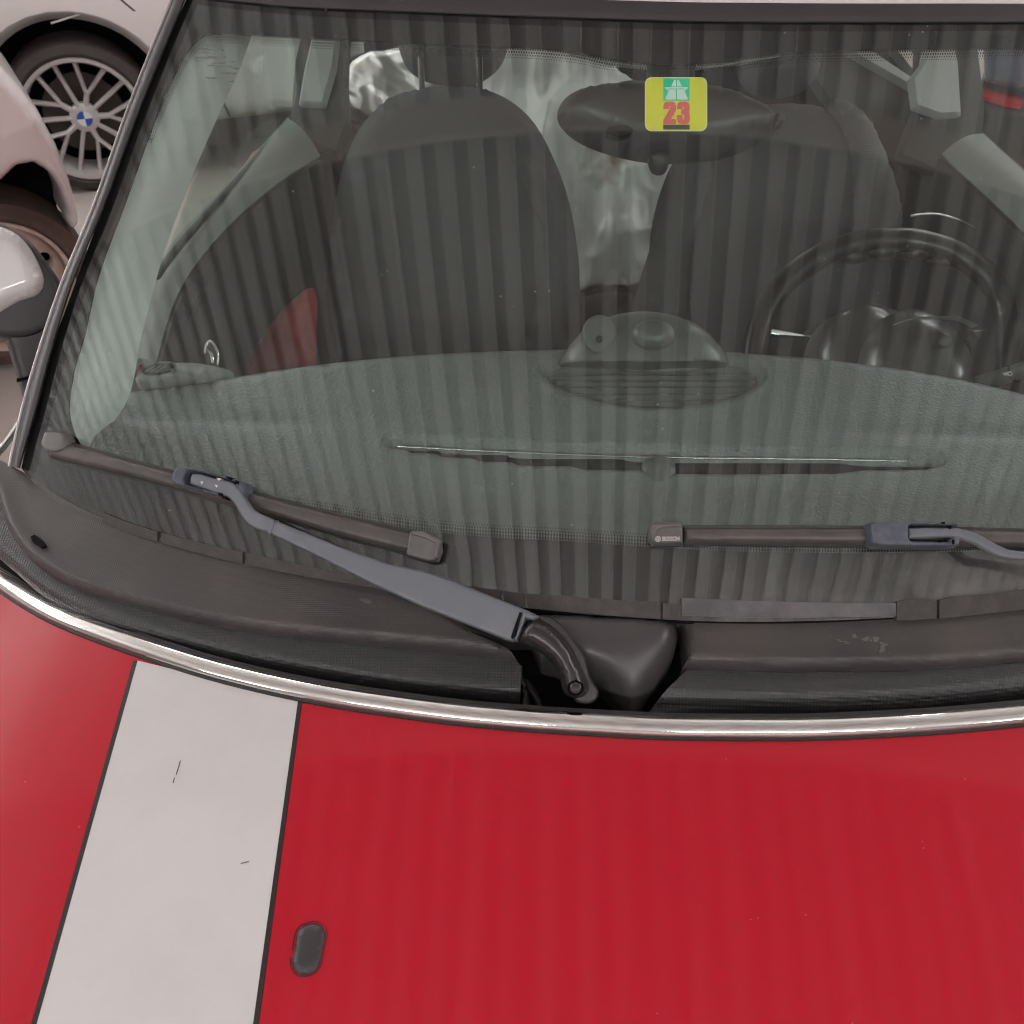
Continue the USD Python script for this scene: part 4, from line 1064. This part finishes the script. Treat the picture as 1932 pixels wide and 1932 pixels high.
slot2 = P((1711, 994), (1800, 996), (1800, 1006), (1788, 1012), (1780, 1022), (1712, 1021), (1708, 1016), (1708, 998))
part(w2, 'clip', layg(clip2.buffer(-2).buffer(2).difference(slot2), 0.008, 0.0275, 6, 3, 0.4), 'clip', 50, 'blue-grey clip holding the blade')
part(w2, 'clip_floor', layg(clip2.buffer(-3), 0.006, 0.0145, 0, 8), 'gap', 50)
for q in ([(1793, 992), (1797, 992), (1797, 997), (1793, 997)], [(1775, 1018), (1781, 1018), (1781, 1022), (1775, 1022)], [(1798, 1018), (1801, 1018), (1801, 1026), (1798, 1026)], [(1778, 984.5), (1783, 984.5), (1783, 988), (1778, 988)]):
    part(w2, 'clip_notch', layg(P(*q), 0.018, 0.0282, 0, 3), 'gap', False)
arm2 = P((1712, 996), (1740, 995), (1800, 996), (1824, 1000), (1848, 1010), (1880, 1028), (1900, 1037), (1932, 1042), (2000, 1050), (2150, 1085), (2300, 1130), (2290, 1170), (2140, 1120), (1990, 1068), (1932, 1058), (1898, 1055), (1870, 1046), (1836, 1026), (1812, 1018), (1790, 1014), (1712, 1017))
def arm2_h(pts):
    return np.interp(pts[:, 0], [1700, 1810, 1900, 2300], [0.024, 0.027, 0.036, 0.046])
part(w2, 'arm', layg(arm2, lambda q: arm2_h(q) - 0.006, arm2_h, 6, 3.5, 0.6), 'arm', 50, 'grey painted arm')

# ================================================================== sticker inside the glass
def sv_(zx, zy):
    return ((1850 + zx / 7.728) * 0.64572, (200 + zy / 7.728) * 0.64572)
def sp_(*pts):
    return Polygon([sv_(a, b) for a, b in pts]).buffer(0)
ST = thing('toll_sticker', 'yellow square sticker with a green motorway sign and red 23 inside the windscreen', 'sticker')
body = shapely.box(*sv_(265, 195), *sv_(1672, 1410)).buffer(-20 * 0.64572 * 1.0).buffer(20 * 0.64572)
part(ST, 'backing', layg(body, -0.0080, -0.0072, 0, 5), 'yellow_rim', 40)
part(ST, 'yellow_field', layg(body.buffer(-1.8), -0.0071, -0.0069, 0, 5), 'yellow', 40)
part(ST, 'green_sign', layg(sp_((680, 222), (1276, 222), (1276, 727), (680, 727)), -0.0068, -0.0066, 0, 5), 'green', 40)
road = [sp_((925, 258), (968, 258), (968, 402), (862, 402)), sp_((992, 258), (1032, 258), (1095, 402), (992, 402)), sp_((710, 420), (1245, 420), (1228, 452), (1195, 460), (1190, 497), (1160, 497), (1150, 452), (800, 452), (795, 497), (770, 497), (762, 460), (725, 452)),
        sp_((815, 470), (965, 470), (965, 698), (722, 698)), sp_((990, 470), (1140, 470), (1242, 698), (990, 698))]
for q in road:
    part(ST, 'road_mark', layg(q, -0.0065, -0.0063, 0, 4), 'sticker_white', 40)
two = sp_((682, 912), (682, 850), (702, 782), (760, 748), (885, 746), (945, 775), (968, 840), (968, 930), (930, 1020), (852, 1135), (968, 1150), (968, 1252), (680, 1252), (676, 1180), (812, 935), (838, 885), (838, 846), (818, 846), (815, 912))
three = sp_((992, 912), (992, 850), (1010, 782), (1070, 748), (1200, 748), (1262, 790), (1278, 870), (1276, 950), (1262, 985), (1278, 1030), (1280, 1150), (1265, 1220), (1200, 1252), (1080, 1252), (1015, 1220), (992, 1150), (992, 1052), (1112, 1052), (1128, 1160), (1152, 1160), (1152, 1036), (1086, 1028), (1086, 930), (1140, 918), (1146, 850), (1120, 846), (1116, 912))
for q in (two, three):
    part(ST, 'digit', layg(q, -0.0068, -0.0064, 0, 3), 'sticker_red', 40)
part(ST, 'black_bar', layg(sp_((680, 1270), (1276, 1270), (1276, 1375), (680, 1375)), -0.0068, -0.0065, 0, 5), 'sticker_black', 40)
cx, cy = 968, 750
arcs = [(590, 590, -12, 12), (590, 590, 168, 192), (460, 460, 12, 32), (460, 460, -34, -14), (460, 460, 148, 168), (460, 460, 192, 218), (345, 345, -12, 8), (345, 345, 170, 190), (560, 560, 30, 55), (560, 560, 125, 150), (560, 560, -55, -28), (560, 560, 208, 235)]
for rx, ry, a0, a1 in arcs:
    a = np.radians(np.linspace(a0, a1, 12))
    part(ST, 'fine_arc', lay(band([sv_(cx + rx * math.cos(t), cy - ry * math.sin(t)) for t in a], 1.0), gl(0), -0.0068, -0.0066, 0, 3), 'sticker_line', 40)

# ================================================================== white sheet and foil behind the seats
def crumple(amp, sc, seed, st_=None):
    A = np.linalg.qr(np.random.default_rng(seed).normal(size=(3, 3)))[0]
    def f(pts, p):
        q = p @ A.T * [1.0, 1.0, 0.5] if st_ is None else (p * st_)
        h = 0
        for k, (fr, w) in enumerate(((0.8, 1.0), (1.7, 0.5), (3.4, 0.22))):
            h = h + w * (1 - np.abs(2 * meshkit.noise(q * sc * fr + 7 * k, seed + k) - 1))
        return amp * (h - 1.0)
    return f
st = at(1142, 315, 2.25)
MT['sheet'] = cloth('stained_white_sheet', (0.93, 0.93, 0.91), (0.24, 0.10, 0.035), tuple(st), 0.6)
sh = P((900, 60), (1050, 60), (1115, 92), (1150, 130), (1240, 200), (1280, 300), (1265, 400), (1235, 450), (1215, 520), (1200, 536), (1170, 534), (1130, 540), (1085, 552), (1040, 500), (1000, 380), (960, 260), (900, 160), smooth=90)
s = part('/World', 'white_sheet', lay(sh, facing(1090, 300, 2.25, (0, 0, 0.1)), -0.015, 0.01, 30, 5, 0.3, crumple(0.075, 7.0, 3, np.array([1.5, 0.8, 0.8]))), 'sheet', 60)
tag(stage.GetPrimAtPath(s), label='crumpled white sheet with a brown stain between the front seats', category='sheet')
MT['foil'] = mat('silver_foil', (0.78, 0.79, 0.76), 0.36, metallic=0.8, spots=(10.0, 0.55, 0.75, (0.55, 0.45, 0.30), 0.6))
fo = P((640, 170), (650, 130), (700, 98), (735, 92), (790, 100), (840, 150), (800, 200), (700, 230), (660, 220), smooth=50)
s = part('/World', 'foil_wrap', lay(fo, facing(730, 150, 2.35), -0.02, 0.01, 20, 4, 0.3, crumple(0.030, 14.0, 11)), 'foil', 30)
tag(stage.GetPrimAtPath(s), label='crumpled silver foil behind the headrest of the left seat', category='foil')
fb = P((640, 200), (700, 205), (780, 220), (720, 260), (680, 330), (640, 330), smooth=40)
s = part('/World', 'grey_cloth', lay(fb, facing(700, 250, 2.42), -0.02, 0.01, 20, 5, 0.3, crumple(0.04, 10.0, 21)), 'panel', 50)
tag(stage.GetPrimAtPath(s), label='grey cloth below the silver foil behind the left seat', category='cloth')

# ================================================================== neighbouring cars
def wheel_round(parent, o, u, v, w, R, kind):
    """Wheel facing w: tyre, rim and what shows behind the spokes."""
    def rev(prof, k=56):
        m = trimesh.creation.revolve(np.array(prof), sections=k)
        if m.volume < 0:
            m.invert()
        return orient(m, o, u, v, w)
    rr = R * (0.80 if kind == 'alloy' else 0.76)
    part(parent, 'tyre', rev([(rr, -0.20), (R * 0.93, -0.20), (R, -0.16), (R, -0.03), (R * 0.965, -0.006), (R * 0.86, 0.004), (rr * 1.06, 0.002), (rr, -0.008), (rr, -0.20)]), 'tyre' if kind == 'alloy' else 'tyre_dusty', 40)
    if kind == 'alloy':
        part(parent, 'rim', rev([(rr * 1.01, -0.004), (rr * 1.01, 0.004), (rr * 0.95, 0.004), (rr * 0.91, -0.02), (rr * 0.86, -0.12), (rr * 0.90, -0.14), (rr * 1.01, -0.10), (rr * 1.01, -0.004)]), 'alloy', 40)
        part(parent, 'brake_disc', rev([(0.0, -0.10), (rr * 0.66, -0.10), (rr * 0.66, -0.12), (0.0, -0.12)]), 'disc', 40)
        part(parent, 'wheel_back', rev([(0.0, -0.145), (rr * 0.98, -0.145), (rr * 0.98, -0.16), (0.0, -0.16)]), 'well', 40)
        fn = local(o, u, v)
        for k in range(5):
            t0 = math.radians(142 - 72 * k)
            def pt(r, a):
                return (r * math.cos(a), r * math.sin(a))
            arms = []
            for sg in (-1, 1):
                a1 = t0 + sg * math.radians(15.5)
                arms.append(Polygon([pt(rr * 0.18, t0 - 0.30), pt(rr * 0.40, t0 + sg * 0.02 - 0.09), pt(rr * 0.95, a1 - 0.045), pt(rr * 0.95, a1 + 0.045), pt(rr * 0.40, t0 + sg * 0.02 + 0.09), pt(rr * 0.18, t0 + 0.30)]))
            a2 = t0 + math.radians(36)
            part(parent, 'spoke', lay(Polygon([pt(rr * 0.18, a2 - 0.22), pt(rr * 0.95, a2 - 0.04), pt(rr * 0.95, a2 + 0.04), pt(rr * 0.18, a2 + 0.22)]), fn, -0.045, lambda q: -0.020 - 0.012 * np.clip(1 - np.hypot(q[:, 0], q[:, 1]) / rr, 0, 1), 0.008, 0.010, 0.5), 'alloy', 50)
            part(parent, 'spoke', lay(shapely.union_all(arms), fn, -0.045, lambda q: -0.020 - 0.012 * np.clip(1 - np.hypot(q[:, 0], q[:, 1]) / rr, 0, 1), 0.008, 0.010, 0.5), 'alloy', 50)
        part(parent, 'hub', rev([(0.0, -0.024), (rr * 0.17, -0.026), (rr * 0.24, -0.036), (rr * 0.24, -0.06), (0, -0.06)]), 'alloy', 40)
        for k in range(4):
            a = np.linspace(k * math.pi / 2, (k + 1) * math.pi / 2, 8)
            part(parent, 'hub_emblem', lay(Polygon([(0, 0)] + [(rr * 0.125 * math.cos(t), rr * 0.125 * math.sin(t)) for t in a]), fn, -0.028, -0.0205, 0, 0.02), 'roundel_blue' if k % 2 else 'roundel_white', False)
    else:
        fn = local(o, u, v)
        dsc = Polygon([(rr * 0.93 * math.cos(t), rr * 0.93 * math.sin(t)) for t in np.linspace(0, 2 * math.pi, 60, endpoint=False)])
        holes = []
        for k in range(10):
            t = math.radians(36 * k + 20)
            h = affinity.rotate(affinity.scale(Point(0, 0).buffer(1, 8), rr * 0.075, rr * 0.12), math.degrees(t) , origin=(0, 0))
            holes.append(affinity.translate(h, rr * 0.74 * math.cos(t), rr * 0.74 * math.sin(t)))
        dsc = dsc.difference(shapely.union_all(holes))
        part(parent, 'rim_disc', lay(dsc, fn, -0.06, lambda q: -0.035 + 0.028 * np.exp(-((np.hypot(q[:, 0], q[:, 1]) / rr - 0.72) / 0.2) ** 2), 0.006, 0.012, 0.4), 'steel', 50)
        part(parent, 'rim', rev([(rr * 1.01, -0.004), (rr * 1.01, 0.005), (rr * 0.96, 0.005), (rr * 0.93, -0.02), (rr * 0.90, -0.12), (rr * 1.01, -0.10), (rr * 1.01, -0.004)]), 'steel', 40)
        part(parent, 'wheel_back', rev([(0.0, -0.12), (rr * 0.98, -0.12), (rr * 0.98, -0.14), (0.0, -0.14)]), 'well', 40)

Z = np.array([0, 0, 1.0])
def axes(deg):
    a = math.radians(deg)
    u = np.array([math.cos(a), math.sin(a), 0])
    return u, Z, np.cross(u, Z)

# white car with the alloy wheel
A = thing('white_car', 'white car with a multi-spoke alloy wheel, behind the red car', 'car')
oa = at(160, 222, 3.88)
RA = oa[2]
u, v, w = axes(22)
fa = local(np.array([oa[0], oa[1], 0]) + w * 0.03, u, v)
arch = lambda c, r: Point(c, RA + 0.02).buffer(r, 32)
sil_a = P((-0.92, 0.22), (-0.96, 0.5), (-0.90, 0.72), (-0.55, 0.86), (0.30, 0.98), (0.95, 1.38), (2.1, 1.42), (3.0, 1.15), (3.35, 0.95), (3.42, 0.5), (3.35, 0.24))
body_a = sil_a.buffer(-0.03).buffer(0.03).difference(arch(0, RA * 1.2)).difference(arch(2.65, RA * 1.2)).difference(shapely.box(-0.05, 0.0, 0.05, 0.3))
part(A, 'body', lay(body_a, fa, -1.6, 0.045, 0.10, 0.05, 0.955, lambda q, p: 0.02 * np.exp(-((np.hypot(q[:, 0], q[:, 1] - RA) - RA * 1.32) / 0.05) ** 2) - 0.10 * np.clip(q[:, 1] - 0.62, 0, 1) ** 2), 'white', 40)
for c in (0, 2.65):
    part(A, 'wheel_well', lay(arch(c, RA * 1.28), fa, -0.5, -0.22, 0, 0.06), 'well', 40)
part(A, 'rocker', lay(shapely.box(0.35, 0.12, 2.3, 0.235), fa, -1.4, -0.05, 0, 0.1), 'well', False)
part(A, 'crease', lay(band([(-0.02, 0.66), (0.10, 0.685), (0.24, 0.72), (0.27, 0.735), (0.36, 0.735)], 0.006), fa, 0.02, lambda q: 0.050 - 0.10 * np.clip(q[:, 1] - 0.62, 0, 1) ** 2, 0.004, 0.008), 'white', 40)
part(A, 'shut_line', lay(band([(0.24, 0.73), (0.34, 0.62), (0.45, 0.50), (0.52, 0.40), (0.56, 0.26)], 0.007), fa, 0.0, lambda q: 0.0462 - 0.10 * np.clip(q[:, 1] - 0.62, 0, 1) ** 2, 0, 0.03), 'rubber', False)
part(A, 'side_window', lay(P((0.75, 1.0), (1.1, 1.33), (2.0, 1.35), (2.6, 1.12), (2.6, 1.0)), fa, -0.05, lambda q: 0.049 - 0.10 * np.clip(q[:, 1] - 0.62, 0, 1) ** 2, 0, 0.08), 'dark_glass', 40)
for i, c in enumerate((0, 2.65)):
    hw = holder(A, 'wheel')
    wheel_round(hw, np.array([oa[0], oa[1], RA]) + u * c + w * 0.035, u, v, w, RA, 'alloy')

# white car with the steel wheel, nearer
B = thing('white_car', 'white car with dusty tyre and steel wheel, left of the alloy wheel', 'car')
ob = at(6, 545, 2.9)
RB = ob[2]
u, v, w = axes(33)
pb_ = plane(ob + w * 0.02, w)
body_b = P((-900, 60), (-400, 20), (-120, 60), (0, 124), (40, 168), (75, 214), (110, 280), (135, 347), (149, 405), (149, 422), (138, 437), (130, 425), (128, 400), (112, 355), (90, 325), (60, 306), (30, 312), (0, 342), (-60, 372), (-200, 640), (-900, 640))
part(B, 'body', lay(body_b, pb_, -0.55, 0.05, 22, 7, 0.85, soft=1), 'white_b', 40)
part(B, 'wheel_well', lay(P((-200, 600), (-60, 360), (0, 325), (60, 300), (120, 345), (133, 420), (150, 520), (120, 700), (-100, 740)), pb_, -0.50, -0.22, 0, 20), 'well', 40)
hw = holder(B, 'wheel')
wheel_round(hw, ob + w * 0.0, u, v, w, RB, 'steel')

# blue-grey car seen through the right side window
K = thing('blue_grey_car', 'blue-grey car with a red tail lamp seen through the right side window', 'car')
ok = at(1900, 180, 3.0)
nk = (EYE - ok) * np.array([1, 1, 0]); 
fk = plane(ok, nk)
part(K, 'body', lay(P((1846, -330), (1900, -380), (2360, -380), (2400, -100), (2400, 262), (1932, 183), (1846, 164), (1836, -100)), fk, -0.9, 0.03, 20, 14, 0.6), 'blue_car', 50)
part(K, 'bumper', lay(P((1838, 172), (1846, 166), (1932, 185), (2400, 264), (2400, 560), (1900, 480), (1838, 440)), fk, -0.9, 0.05, 16, 12, 0.6), 'bumper', 50, 'dark bumper')
part(K, 'tail_lamp', lay(P((1848, 166), (1870, 169), (1936, 184), (1930, 198), (1900, 193), (1850, 178)), fk, 0.0, 0.062, 4, 5, 0.6), 'tail', 50, 'red tail lamp strip')
part(K, 'rear_window', lay(P((1880, -320), (2330, -330), (2330, -110), (1880, -80)), fk, 0.0, 0.036, 0, 20), 'dark_glass', 50)
